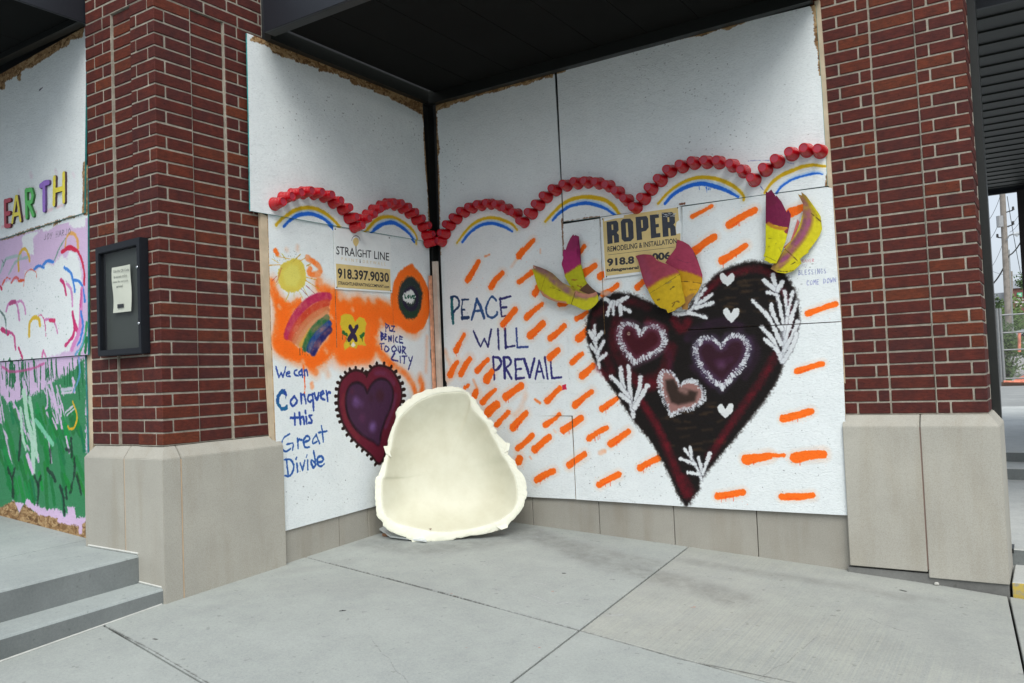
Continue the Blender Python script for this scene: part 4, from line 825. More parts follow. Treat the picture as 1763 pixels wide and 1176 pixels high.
def plinth(name, x0, x1, y0, y1, zt, zb, ins, mat, parent, cz=.072):
    """stone block with a chamfered top; ins = (x0, x1, y0, y1) chamfer depths"""
    a = boxv(x0, x1, y0, y1, zb, zt-cz)
    b = [(x0+ins[0], y0+ins[2], zt), (x1-ins[1], y0+ins[2], zt), (x1-ins[1], y1-ins[3], zt), (x0+ins[0], y1-ins[3], zt)]
    f = [(0, 3, 2, 1), (0, 1, 5, 4), (1, 2, 6, 5), (2, 3, 7, 6), (3, 0, 4, 7), (4, 5, 9, 8), (5, 6, 10, 9), (6, 7, 11, 10), (7, 4, 8, 11), (8, 9, 10, 11)]
    o = mesh(name, a+b, f, mat, parent)
    bm = bmesh.new(); bm.from_mesh(o.data); bmesh.ops.bevel(bm, geom=bm.edges[:], offset=.0035, segments=2, affect='EDGES'); bm.to_mesh(o.data); bm.free(); return o
SX, SY = .022, -2.748
jx = onY(214.5, 860, SY).x; jy = onX(312, 800, SX).y; ins_ = SX-PX-.002
plinth('base_stone', -.835, jx-.003, SY, -2.35, -.004, -1.3, (ins_, 0, ins_, 0), m_stoneL, lp)
plinth('base_stone', jx+.003, SX, SY, jy-.003, -.004, -1.3, (0, ins_, ins_, 0), m_stoneL, lp)
plinth('base_stone', -.4, SX, jy+.004, -1.80, -.004, -1.3, (0, ins_, 0, 0), m_stoneL, lp)
m_caulk = simple('tan_caulk', (.50, .36, .24), .8)
box('caulk_joint', jx-.004, jx+.004, SY+.003, SY+.05, -.75, -.08, m_caulk, lp); box('caulk_joint', SX-.05, SX-.002, jy-.003, jy+.004, -1.2, -.085, m_caulk, lp)
# right pillar ------------------------------------------------------
RY = .03
rp = thing('brick_pillar', 'dark red brick pillar with stone base right of the heart mural', 'pillar', (3.9, .25, -1.0))
rx = lambda zx, zy: onY(1400+zx/4.857, 560+zy/4.857, RY).x
a0 = 3.33; a1 = rx(374, 700); a2 = rx(541, 590); a3 = rx(650, 690); a4 = rx(1034, 690); a5 = rx(1151, 700); a6 = rx(1344, 590); a7 = 4.243
for k in range(39):
    if k % 2 == 0:
        brick(rp, a0, a1-J, RY, RY+.09, k); brick(rp, a1+J, a3-J*.9, RY, RY+.09, k); brick(rp, a4+J*.9, a5-J, RY, RY+.09, k); brick(rp, a5+J, a7, RY, RY+.09, k)
        brick(rp, a7-.09, a7, RY+.10, RY+.36, k)
    else:
        brick(rp, a0, a2-J, RY, RY+.09, k); brick(rp, a2+J, a3-J*.9, RY, RY+.09, k); brick(rp, a4+J*.9, a6-J, RY, RY+.09, k); brick(rp, a6+J, a7, RY, RY+.27, k)
    brick(rp, a3+J, a4-J, RY+.010, RY+.10, k)
mb = MB(); mb.box(a0+.01, a3+.0, RY+.0055, RY+.44, 0, 39*HC); mb.box(a3+.0002, a4, RY+.0155, RY+.44, 0, 39*HC); mb.box(a4+.0002, a7-.0055, RY+.0055, RY+.44, 0, 39*HC); mb.build('mortar', m_mortar, rp)
jr = onY(1586, 780, -.022).x
plinth('base_stone', 3.40, jr-.003, -.022, .5, -.002, -.985, (0, 0, .05, 0), m_stoneL, rp)
o = plinth('base_stone', jr+.003, 4.30, -.022, .5, -.002, -1.02, (0, .055, .05, 0), m_stoneL, rp)
box('caulk_joint', jr-.003, jr+.004, -.019, .02, -.97, -.08, simple('brown_caulk', (.16, .10, .08), .8), rp)
box('footing', 3.385, 4.295, -.012, .5, -1.4, -1.0, mat_concrete('footing_concrete', None, (.10, .10, .095), (.24, .245, .235)), rp, jit=.004)

# ------------------------------------------------------------------ low stone walls under the boards, dark storefront behind them
lw = thing('stone_wall', 'low tan stone wall below the boards of the left side', 'wall', (-.1, -.9, -.9))
ys = [-1.795, onX(588, 910, .008).y, -.93, -.42, .10]
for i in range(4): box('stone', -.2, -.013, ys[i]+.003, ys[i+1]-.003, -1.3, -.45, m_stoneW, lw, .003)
rw = thing('stone_wall', 'low tan stone wall below the great heart mural', 'wall', (1.8, .1, -.9))
xs = [.012, .45, onY(917, 880, .03).x, onY(1032, 900, .03).x, onY(1161, 910, .03).x, onY(1304, 920, .03).x, 3.397]
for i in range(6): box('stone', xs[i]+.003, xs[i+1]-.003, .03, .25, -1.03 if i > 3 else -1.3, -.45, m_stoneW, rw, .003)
box('footing', 2.2, 3.384, .034, .26, -1.4, -.99, simple('dark_footing', (.13, .13, .125), .9, .3, 8), rw)
sf = thing('storefront_wall', 'dark storefront framing behind the painted boards', 'wall', (-.3, .3, 0))
box('backing', -.3, -.045, -1.86, .3, -.46, 3.05, m_wallb, sf); box('backing', -.04, 3.34, .055, .3, -.46, 3.05, m_wallb, sf)
uw = thing('unseen_upper_wall', 'unseen upper wall above the canopy, added to block sky light', 'wall', (0, .2, 4))
box('wall_face', -.6, -.2, -1.838, .4, 3.06, 5.5, m_wallb, uw); box('wall_face', -.18, 6.5, .14, .5, 3.18, 5.5, m_wallb, uw); box('wall_face', -6, -.1, -2.4, -1.9, 3.4, 5.5, m_wallb, uw)  # upper building mass out of view, put in to block sky light
tag(box('corner_post', -.05, .022, -.03, .05, -.46, 2.86, m_post), 'black metal post in the inner corner between the white boards', 'post')
cp2 = thing('wooden_lath', 'pale pinkish wooden lath standing in the corner below the cups', 'lath', (.06, -.02, .3))
box('strip', .030, .082, -.058, -.030, -.7, onY(752, 450, -.04).z, m_lathp, cp2, .002, .002)
tag(box('wooden_lath', .012, .03, -.092, -.062, -.7, onX(742, 475, .02).z, simple('orange_smeared_lath', (.62, .30, .18), .7, .35, 18)), 'thin lath with orange and white paint smears left of the pale corner lath', 'lath')

# ------------------------------------------------------------------ plywood sheets
def plate(name, kind, d, pts, cv, mat, th, label, group='painted plywood sheets', edge=None):
    """OSB sheet: outline in survey pixels on its plane, thickness th behind the painted face"""
    P_ = [(onX(*p, d) if kind == 'x' else onY(*p, d)) for p in pts]
    return plate3(name, kind, P_, cv, mat, th, label, group, edge)
def plate3(name, kind, P_, cv, mat, th, label, group, edge=None):
    back = Vector((-th, 0, 0)) if kind == 'x' else Vector((0, th, 0)); n = len(P_)
    v = [tuple(p) for p in P_]+[tuple(p+back) for p in P_]
    f = [tuple(range(n)), tuple(range(2*n-1, n-1, -1))]+[(k, n+k, n+(k+1) % n, (k+1) % n) for k in range(n)]
    nrm = (Vector(P_[1])-Vector(P_[0])).cross(Vector(P_[2])-Vector(P_[1]))
    if nrm.dot(back) > 0: f = [tuple(reversed(q)) for q in f]
    o = mesh(name, v, f, [mat, edge or m_teal], None, midx=[0]+[1]*(n+1), uvf=cv.uvf)
    return tag(o, label, 'plywood sheet', group)
def rect(kind, d, u0, u1, z0, z1, wob=.003):
    out = []
    for (u, z) in ((u0, z0), (u1, z0), (u1, z1), (u0, z1)):
        u += random.uniform(-wob, wob)*.5; z += random.uniform(-wob, wob)*.5
        out.append(Vector((d, u, z)) if kind == 'x' else Vector((u, d, z)))
    return out
gA = 'painted sheets on the left side wall'; gB = 'painted sheets on the right side wall'; gE = 'mural sheets at the far left'
plate('plywood_sheet', 'x', .014, [(425, 57), (428.5, 210), (431, 363), (586, 390), (742, 417), (735, 300), (727, 176)], A, m_boardA, .012, 'blank white painted sheet above the left cup garland, bare brown strip along its top', gA)
zmA = .606
def prect(kind, d, u0, u1, z0, z1, cv, mat, lab, grp, edge=None): return plate3('plywood_sheet', kind, rect(kind, d, u0, u1, z0, z1), cv, mat, .011, lab, grp, edge)
yl = -1.86
prect('x', .0, yl, -1.229, zmA+.002, 1.60, A, m_boardA, 'white sheet painted with the yellow sun and the rainbow fan', gA, m_osb)
prect('x', .001, -1.225, -.568, zmA+.002, 1.60, A, m_boardA, 'white sheet behind the yellow phone number sign, with the butterfly', gA, m_osb)
prect('x', -.001, -.564, -.05, zmA+.002, 1.60, A, m_boardA, 'white sheet with the dark wreath around the word LOVE', gA, m_osb)
plate('plywood_sheet', 'x', .0015, [(468.5, 599), (480.8, 917), (645, 872), (780, 835), (741, 615), (741, 598)], A, m_boardA, .011, 'white sheet lettered in blue with the dark toothed heart', gA, m_osb)
plate('plywood_sheet', 'y', .0, [(750, 172), (757, 400), (767, 655), (770, 661), (979.6, 657.5), (977.6, 560), (968.5, 380), (961, 240), (954, 118)], B, m_boardB, .011, 'tall white sheet lettered PEACE WILL PREVAIL beside the corner', gB, m_boardB)
prect('y', .0025, .100, 1.40, .010, .300, B, m_boardB, 'narrow white sheet with orange dashes just below the PEACE WILL PREVAIL sheet', gB, m_osb)
plate('plywood_sheet', 'y', .003, [(772, 711.5), (776, 832), (860, 851), (915, 856), (991, 859.5), (987.5, 780), (984, 717), (860, 715)], B, m_boardB, .011, 'bottom white sheet with orange dashes behind the cream shell', gB, m_osb)
plate('plywood_sheet', 'y', -.003, [(958.5, 118), (964, 240), (970.5, 382), (1197, 351), (1424.5, 320), (1415, 160), (1404, 8)], B, m_boardB, .012, 'large blank white sheet above the right cup garland, under the canopy', gB)
prect('y', .0015, 1.340, 1.671, .626, 1.553, B, m_boardB, 'narrow white sheet left of the ROPER sign', gB, m_osb)
prect('y', .003, 1.674, 2.348, .626, 1.553, B, m_boardB, 'white sheet mostly hidden behind the ROPER sign', gB, m_osb)
plate('plywood_sheet', 'y', .001, [(1174.5, 356), (1176, 568), (1448.5, 553), (1439, 430), (1433, 324), (1424, 322), (1300, 338)], B, m_boardB, .011, 'white sheet right of the ROPER sign with the top right lobe of the great heart', gB, m_osb)
plate('plywood_sheet', 'y', .0, [(977.5, 578), (979.8, 650), (985, 664), (986, 720), (992, 860), (1225, 875), (1461, 887.5), (1455, 710), (1448.8, 554.5), (1176, 569.5)], B, m_boardB, .012, 'large bottom white sheet with the pointed tip of the great heart', gB, m_osb)
plate('plywood_sheet', 'y', EY-.012, [(-140, 205), (-140, 465), (0, 412), (145, 366), (149, 52), (146, 46), (0, 128)], E_, m_boardE, .013, 'white sheet holding the coloured letters EARTH', gE)
plate('plywood_sheet', 'y', EY, [(-140, 455), (-140, 630), (0, 622), (151, 610.5), (151, 284), (143, 284), (0, 408)], E_, m_boardE, .013, 'lilac sheet with a white cloud and looping pink strokes', gE)
plate('plywood_sheet', 'y', EY+.014, [(-140, 634), (-140, 835), (0, 891), (154, 932.5), (148.5, 700), (146, 612), (0, 624)], E_, m_boardE, .013, 'sheet brushed with green grass strokes, bare wood at its bottom', gE)
# laths beside the sheets
def strip(kind, d, pts, th, mat, label):
    P_ = [(onX(*p, d) if kind == 'x' else onY(*p, d)) for p in pts]; back = Vector((-th, 0, 0)) if kind == 'x' else Vector((0, th, 0)); n = len(P_)
    v = P_+[p+back for p in P_]; f = [tuple(range(n)), tuple(range(2*n-1, n-1, -1))]+[(k, n+k, n+(k+1) % n, (k+1) % n) for k in range(n)]
    nrm = (P_[1]-P_[0]).cross(P_[2]-P_[1])
    if nrm.dot(back) > 0: f = [tuple(reversed(q)) for q in f]
    return tag(mesh('wooden_lath', v, f, mat), label, 'lath')
strip('x', -.006, [(448, 366), (455, 560), (466.5, 752), (477, 772), (478, 760), (470, 600), (460, 372)], .022, m_lath, 'pale vertical lath between the brick and the sun painting')
strip('y', .012, [(1402, 2), (1413, 160), (1424, 320), (1433, 322), (1421, 130), (1411, 0)], .018, m_lath, 'pale vertical lath along the right edge of the blank white sheet')
strip('y', .012, [(1427, 316), (1440, 470), (1452, 660), (1455, 660), (1444, 470), (1433, 318)], .014, m_lath, 'thin lath edge beside the right rim of the great heart')
strip('y', EY+.03, [(146, 56), (147, 300), (146, 600), (150, 934), (163, 934), (160.5, 780), (160, 600), (156, 300), (154, 60)], .018, m_lath, 'pale vertical board between the mural and the brick pillar')
mw = thing('mural_backing_wall', 'dark wall behind the far left mural', 'wall', (-2.5, -2.4, 0)); box('wall_face', -6, -.81, EY+.065, -2.35, -1.2, 3.5, m_wallb, mw)

# ------------------------------------------------------------------ canopies
cn = thing('canopy', 'black metal canopy over the inner corner of painted boards', 'canopy', (1.7, -1, 2.9))
ZC = 2.805
fx0 = onY(459, 60, -1.93).x; cx1 = 3.42
box('fascia', fx0, cx1, -1.955, -1.93, ZC, ZC+.36, m_metal, cn, .003)
box('fascia_lip', fx0+.002, cx1-.002, -1.929, -1.86, ZC+.001, ZC+.018, m_post, cn)
box('end_fascia', fx0, fx0+.02, -1.929, -1.84, ZC+.0205, ZC+.36, m_metal, cn)
box('end_fascia', cx1-.02, cx1, -1.929, -.005, ZC+.0205, ZC+.36, m_metal, cn)
for i in range(8):
    u0 = fx0+.021+(cx1-.02-fx0-.021)*i/8; u1 = fx0+.021+(cx1-.02-fx0-.021)*(i+1)/8
    box('soffit_panel', max(u0, .0)+.002, u1-.002, -1.928, -.075, ZC+.075, ZC+.09, m_soff, cn)
box('ledger', .0, 3.36, -.07, -.004, ZC-.012, ZC+.10, m_post, cn); box('ledger', .004, .07, -1.85, -.072, ZC+.0, ZC+.10, m_post, cn)
box('roof_deck', fx0+.022, cx1-.021, -1.927, .1, ZC+.12, ZC+.16, m_metal, cn)
c2 = thing('canopy', 'black metal canopy over the mural at the far left', 'canopy', (-2.5, -3.6, 2.9))
z2 = onY(146, 48, EY-.012).z+.005
px_ = onY(146, 47, -2.70).x
box('end_fascia', px_-.02, px_, -4.9, -2.64, z2-.02, z2+.42, m_metal, c2, .003)
box('fascia', -5.6, px_-.021, -4.9, -4.875, z2-.02, z2+.42, m_metal, c2, .003)
for i in range(7): box('soffit_panel', -5.6+i*.67, min(-5.6+(i+1)*.67-.004, px_-.022), -4.87, -2.64, z2+.045, z2+.06, m_soff, c2)
box('ledger', -5.6, px_-.025, -2.72, -2.655, z2-.004, z2+.04, m_post, c2)
box('roof_deck', -5.6, px_-.021, -4.87, -2.3, z2+.2, z2+.24, m_metal, c2)

# ------------------------------------------------------------------ porch on the right
pc = thing('porch_roof', 'dark metal porch roof with ribbed soffit right of the brick pillar', 'porch roof', (6, 5, 2.8))
m_rib = simple('ribbed_soffit_metal', (.018, .020, .019), .5, .15, 2)
y = .93; k = 0
zc = 2.81
while y < 8.55:
    y1 = y+.30; mb = MB(); mb.box(3.0, 9.5, y+.004, y1-.004, zc+.060, zc+.075); mb.box(3.0, 9.5, y+.004, y+.022, zc+.048, zc+.0598); mb.build('soffit_panel', m_rib, pc); y = y1
box('fascia', 3.0, 9.5, .87, .90, zc, zc+.30, m_metal, pc); box('fascia', 2.9, 9.5, 8.66, 8.72, zc-.02, zc+.45, m_metal, pc)
box('side_beam', 2.9, 2.996, .905, 8.65, zc-.0, zc+.25, m_metal, pc); box('roof_deck', 2.9, 9.5, .9, 8.7, zc+.30, zc+.34, m_metal, pc)
pp = thing('porch_post', 'black steel post just behind the right brick pillar', 'post', (4.2, .2, -1)); box('shaft', 4.12, 4.288, .49, .60, -.9, zc, m_post, pp, .004); box('base_plate', 4.10, 4.31, .47, .62, -.93, -.9, m_post, pp)
xq = onY(1755, 400, 8.6).x
pq = thing('porch_post', 'dark brown post at the far right edge under the porch roof', 'post', (xq, 8.6, -.7)); m_bp = simple('brown_post', (.03, .022, .022), .5)
box('shaft', xq, xq+.16, 8.52, 8.655, -.7, zc-.02, m_bp, pq, .004); box('base_plate', xq-.03, xq+.19, 8.5, 8.67, -.72, -.7, m_bp, pq)
# steps going up on the right
rs = thing('side_steps', 'pale concrete steps rising beyond the right pillar, lowest nose painted yellow', 'steps', (5, 2, -1))
m_yel = N('worn_yellow_paint'); vv = m_yel.world(); m_yel.col(m_yel.mix(m_yel.ramp(m_yel.noise(vv, 22, 5), [(.5, (0, 0, 0)), (.62, (1, 1, 1))]), (.48, .36, .07), (.28, .27, .22))).rough(.75); m_yel = m_yel.m
lv = [(.0, .513, -1.010), (.513, 4.027, -.912), (4.027, 4.666, -.800)]
for i, (ya_, yb_, zt) in enumerate(lv):
    box('step', 4.31 if i == 0 else 3.0, 9, ya_+(.012 if i == 0 else 0), yb_+.3, -1.5, zt-i*0, m_stepf, rs, .006)
for ya_, z0_, z1_ in ((.513, -1.012, -.916), (4.027, -.914, -.804), (4.666, -.802, -.704)): box('riser', 3.0, 9, ya_-.004, ya_-.001, z0_, z1_, m_riser, rs)  # thin darker sheets over the far riser faces
box('yellow_nose', 4.312, 9, .0, .0115, -1.112, -1.012, m_yel, rs, .002)
for i in range(3): pass
yj = [4.666, 6.66, 10.45, 12.7, 14.0, 20.0, 27]
for i in range(6): box('landing_slab', -6, 14, yj[i]+.008, yj[i+1]-.008, -1.2, -.700, m_stepf if i < 4 else mat_concrete('lane_concrete', None, (.24, .25, .245), (.33, .34, .335)), rs, .004)

# ------------------------------------------------------------------ far ground, lot and planting beyond the fence
m_gravel = simple('gravel_lot', (.30, .295, .28), .95, .4, 40); m_grass = simple('grass_verge', (.055, .10, .03), .95, .5, 6)
def far(x, y): return -.72 if y < 27 else (-.72+(y-27)/33*1.9 if y < 60 else 1.18)
tag(sheet('far_ground', -60, 90, 26.9, 60, lambda x, y: far(x, y), 4, 12, m_gravel), kind='structure')
tag(sheet('far_field', -700, 700, 60.02, 1500, lambda x, y: 1.17, 4, 4, m_gravel), kind='structure')
tag(sheet('side_ground', 12, 700, -60, 26.8, lambda x, y: -1.35, 4, 4, m_ground), kind='structure')
m_galv = simple('galvanised_steel', (.28, .29, .29), .45, .15, 20, metal=.6)
m_wire = simple('cable_black', (.03, .03, .03), .6)
def at(px, py, y): return onY(px, py, y)
FY = 27.3
fn = thing('chain_link_fence', 'galvanised chain link fence with a gate across the lot entrance', 'fence', (at(1730, 600, FY).x, FY, -.7))
def chain(name, xa, xb, zlo, zhi, y_, par, pitch=.085):
    mb = MB(); r = .0035; h = zhi-zlo; x = xa-h
    while x < xb:
        for sgn in (1, -1):
            p0, p1 = (x, zlo), (x+h, zhi)
            if sgn < 0: p0, p1 = (x+h, zlo), (x, zhi)
            (ax, az), (bx, bz) = sorted((p0, p1))
            if bx <= xa or ax >= xb: continue
            t0 = max(0, (xa-ax)/(bx-ax)); t1 = min(1, (xb-ax)/(bx-ax))
            mb.tube((ax+(bx-ax)*t0, y_, az+(bz-az)*t0), (ax+(bx-ax)*t1, y_, az+(bz-az)*t1), r, n=3)
        x += pitch
    o = mb.build(name, m_galv, par); o['kind'] = 'stuff'; return o
def fx(px, py): p = at(px, py, FY); return p.x, p.z
zt1 = fx(1712, 534)[1]; zt2 = fx(1735, 542)[1]; zb_ = fx(1730, 652)[1]
xp = [fx(1700, 600)[0]-2.4, fx(1721, 600)[0], fx(1726, 600)[0], fx(1726, 600)[0]+2.6]
for i, x in enumerate(xp):
    mb = MB(); mb.tube((x, FY, -.75), (x, FY, zt1+.05), .045); mb.build('post', m_galv, fn)
for xa, xb, zt in ((xp[0], xp[1], zt1), (xp[2], xp[3], zt2)):
    for z in (zt, (zt*.72+zb_*.28), (zt*.45+zb_*.55), zb_):
        mb = MB(); mb.tube((xa, FY, z), (xb, FY, z), .028); mb.build('rail', m_galv, fn)
    chain('mesh', xa, xb, zb_, zt, FY+.03, fn)
tb = thing('timber_beam', 'dark timber lying along the bottom of the fence', 'timber', (xp[2], FY, -.7)); box('beam', xp[1], xp[3], FY-.3, FY-.1, -.72, -.56, simple('dark_timber', (.12, .08, .06), .9), tb)
m_on = simple('orange_netting', (.75, .25, .16), .7, .3, 9)
bm_ = MB(); rr = random.Random(3); prev = None
bx = fx(1740, 650)[0]; vs_ = []; fs_ = []
for i in range(15):
    for j in range(5): vs_.append((bx+i*.09, FY+.15+j*.12, -.60+.26*math.sin(math.pi*i/14)*math.sin(math.pi*j/4)+rr.uniform(-.02, .03)))
for i in range(14):
    for j in range(4): fs_.append((i*5+j, i*5+j+1, (i+1)*5+j+1, (i+1)*5+j))
tag(mesh('orange_netting', vs_, fs_, m_on), 'heap of orange safety netting behind the fence', 'netting')
mb = MB(); q0, q1 = at(1728, 657, 26.9), at(1763, 661, 26.9); mb.tube(q0, q1+Vector((1.5, 0, 0)), .035); tag(mb.build('orange_pole', m_on), 'orange pole lying on the concrete in front of the fence', 'pole')
mb = MB(); mb.tube(at(1755, 606, 29), at(1755, 571, 29), .05); tag(mb.build('orange_bollard', m_on), 'slim orange post standing beyond the fence', 'bollard')

# utility poles
m_pole = simple('weathered_pole', (.24, .215, .19), .9, .2, 5)
def pole(px0, py0, px1, py1, y_, r, label, group=None):
    a = at(px0, py0, y_); b = at(px1, py1, y_); t = thing('utility_pole', label, 'utility pole', a, group)
    top = a+(b-a)*1.35; mb = MB(); mb.tube(a-Vector((0, 0, .6)), top, r, r*.8, 12); mb.build('shaft', m_pole, t); return t, a, b, top
t, a, b, top = pole(1738, 592, 1726, 340, 44, .165, 'tall weathered wooden utility pole beyond the fence')
mb = MB(); mb.tube(at(1721, 372, 43.7), at(1722, 391, 43.7), .16, n=10); mb.build('transformer', simple('grey_transformer', (.3, .31, .32), .5), t)
for py_, s_ in ((366, 1), (391, 1), (410, -1)):
    p = at(1731, py_, 44); mb = MB(); mb.tube(p, p+Vector((.35*s_, 0, .08)), .03, n=6); mb.tube(p+Vector((.35*s_, 0, .08)), p+Vector((.35*s_, 0, .26)), .06, .05, 8); mb.build('insulator', m_wire, t)
mb = MB(); mb.tube(at(1744.5, 592, 44), at(1736, 430, 44), .06, n=8); mb.build('conduit', m_galv, t)
t2, a, b, top = pole(1741, 540, 1741, 486, 75, .13, 'slender dark second pole behind the weathered one')
# street lamp on the pole
sl_ = thing('street_lamp', 'street lamp arm reaching right from the wooden pole', 'street lamp', at(1733, 415, 43.8))
mb = MB(); P_ = [at(*p, 43.8) for p in ((1733, 414), (1737, 406), (1744, 403), (1748, 403))]
for i in range(3): mb.tube(P_[i], P_[i+1], .035, n=6)
mb.build('arm', m_galv, sl_)
p = at(1750.5, 402.5, 43.8); mb = MB(); mb.tube(p-Vector((.14, 0, 0)), p+Vector((.12, 0, .02)), .07, .11, 8); mb.tube(p+Vector((0, 0, -.04)), p+Vector((0, 0, -.15)), .085, .04, 8); mb.build('lamp_head', simple('lamp_glass', (.55, .58, .6), .3), sl_)
wi = 0
for (x0, y0), (x1, y1), r_, lab in (((1697, 385), (1722, 338), .012, 'thin cable crossing the pale sky high at the left of the pole'), ((1700, 416), (1722, 377), .012, 'thin cable just left of the grey transformer'), ((1702, 465), (1726, 420), .010, 'thin slack cable left of the pole below the transformer'),
                                  ((1708, 490), (1737, 440), .04, 'thick black cable climbing to the pole from the left'), ((1737, 440), (1764, 403), .035, 'thick black cable running up right from the pole'), ((1734, 338), (1757, 470), .016, 'long cable slanting down right past the street lamp'),
                                  ((1735, 392), (1764, 350), .010, 'thin cable rising right above the street lamp'), ((1738, 400), (1764, 365), .010, 'thin cable rising right level with the street lamp'), ((1706, 466), (1764, 470), .008, 'thin level cable low over the trees')):
    A_ = at(x0, y0, 43.9+wi*.02); B_ = at(x1, y1, 43.9+wi*.02); wi += 1; mb = MB(); pv = A_
    for i in range(1, 9):
        t_ = i/8; q = A_.lerp(B_, t_)-Vector((0, 0, .35*4*t_*(1-t_)*.5)); mb.tube(pv, q, r_, n=5); pv = q
    tag(mb.build('overhead_cable', m_wire), lab, 'cable')
# trees and bushes
m_leafs = [simple('leaf_green_%s' % n_, c, .8, .35, 3) for n_, c in (('deep', (.028, .055, .016)), ('mid', (.05, .095, .025)), ('pale', (.09, .15, .04)))]
m_bark = simple('bark', (.08, .06, .045), .9)
def plant(name, base, ht, wd, n, size, mat, label, cat, trunk=True, low=.1):
    t = thing(name, label, cat, base, None); r = random.Random(int(base[0]*77+ht*13)); vs_ = []; fs_ = []
    lumps = [(Vector((r.uniform(-.5, .5)*wd*.8, r.uniform(-.4, .4)*wd*.8, ht*(low+r.random()*(1-low)*.85))), wd*r.uniform(.14, .3)) for _ in range(16)]
    for i in range(n):
        c, rad = lumps[r.randrange(16)]; d = Vector((r.gauss(0, 1), r.gauss(0, 1), r.gauss(0, 1))).normalized()*rad*r.random()**.4
        p = Vector(base)+c+d; u = Vector((r.gauss(0, 1), r.gauss(0, 1), r.gauss(0, 1))).normalized()*size*r.uniform(.6, 1.3); w_ = u.orthogonal().normalized()*size*.6*r.uniform(.6, 1.2)
        k_ = len(vs_); vs_ += [p-u, p+w_, p+u, p-w_]; fs_.append((k_, k_+1, k_+2, k_+3))
    mesh('crown', vs_, fs_, mat, t)
    if trunk:
        mb = MB(); mb.tube(Vector(base)-Vector((0, 0, .3)), Vector(base)+Vector((.05, 0, ht*.55)), ht*.035, ht*.02); 
        for _ in range(5): c, rad = lumps[r.randrange(16)]; mb.tube(Vector(base)+Vector((.03, 0, ht*.35)), Vector(base)+c, ht*.014, ht*.006, 6)
        mb.build('trunk', m_bark, t)
    else:
        mb = MB()
        for _ in range(6): c, rad = lumps[r.randrange(16)]; mb.tube(Vector(base), Vector(base)+c, .03, .01, 5)
        mb.build('stems', m_bark, t)
def gp(px, y_): return (at(px, 600, y_).x, y_, far(0, y_))
plant('deciduous_tree', gp(1712, 50), 3.0, 2.0, 2600, .09, m_leafs[0], 'dark green tree beside the black post, left of the pole', 'tree')
plant('deciduous_tree', gp(1697, 58), 3.6, 2.6, 2200, .12, m_leafs[0], 'dark green tree half hidden behind the black post', 'tree')
plant('deciduous_tree', gp(1802, 56), 6.4, 2.4, 2200, .11, m_leafs[1], 'leafy branch tip entering at the far right edge', 'tree', low=.62)
plant('bush', gp(1733, 31), 1.5, 1.9, 1800, .06, m_leafs[2], 'yellow green shrub just behind the fence', 'bush', False)
plant('bush', gp(1719, 31), 2.2, 1.3, 1800, .06, m_leafs[1], 'taller green shrub behind the left fence panel', 'bush', False)
plant('bush', gp(1752, 85), 3.4, 6, 2600, .17, m_leafs[1], 'rounded bushes in front of the red brick hotel', 'bush', False)
plant('bush', gp(1712, 70), 3.2, 5, 2000, .16, m_leafs[2], 'pale green bush far behind the dark tree', 'bush', False)
g_ = sheet('grass_verge', at(1708, 600, 33).x-2, at(1745, 600, 33).x, 29, 37, lambda x, y: far(x, y)+.02, 8, 6, m_grass); tag(g_, kind='stuff')
# hotel
HY = 120.
h0 = at(1739, 560, HY); h1 = at(1739, 487, HY); hz0 = 1.18
ht = thing('hotel_building', 'red brick hotel with a grey roof band and a green letter sign', 'building', (h0.x+12, HY, hz0))
zr = at(1745, 497, HY).z
m_hb = simple('far_red_brick', (.19, .085, .07), .9, .08, 3); m_hr = simple('grey_parapet', (.33, .36, .40), .7); m_hd = simple('grey_side_block', (.30, .33, .36), .8)
box('wall', h0.x, h0.x+34, HY, HY+15, hz0, zr, m_hb, ht); box('roof', h0.x-.3, h0.x+34.3, HY-.3, HY+15.3, zr+.01, h1.z+.2, m_hr, ht)
box('side_block', h0.x-6, h0.x-.02, HY+3, HY+14, hz0, at(1736, 503, HY+3).z, m_hd, ht)
for i in range(5):
    for j in range(2):
        f_ = box('window', h0.x+4+i*6, h0.x+5.6+i*6, HY-.08, HY-.01, hz0+1.2+j*3., hz0+2.8+j*3., simple('far_window_frame', (.5, .5, .48), .6), ht); box('pane', h0.x+4.1+i*6, h0.x+5.5+i*6, HY-.1, HY-.082, hz0+1.3+j*3., hz0+2.7+j*3., simple('far_glass', (.04, .05, .06), .15), f_) if False else None

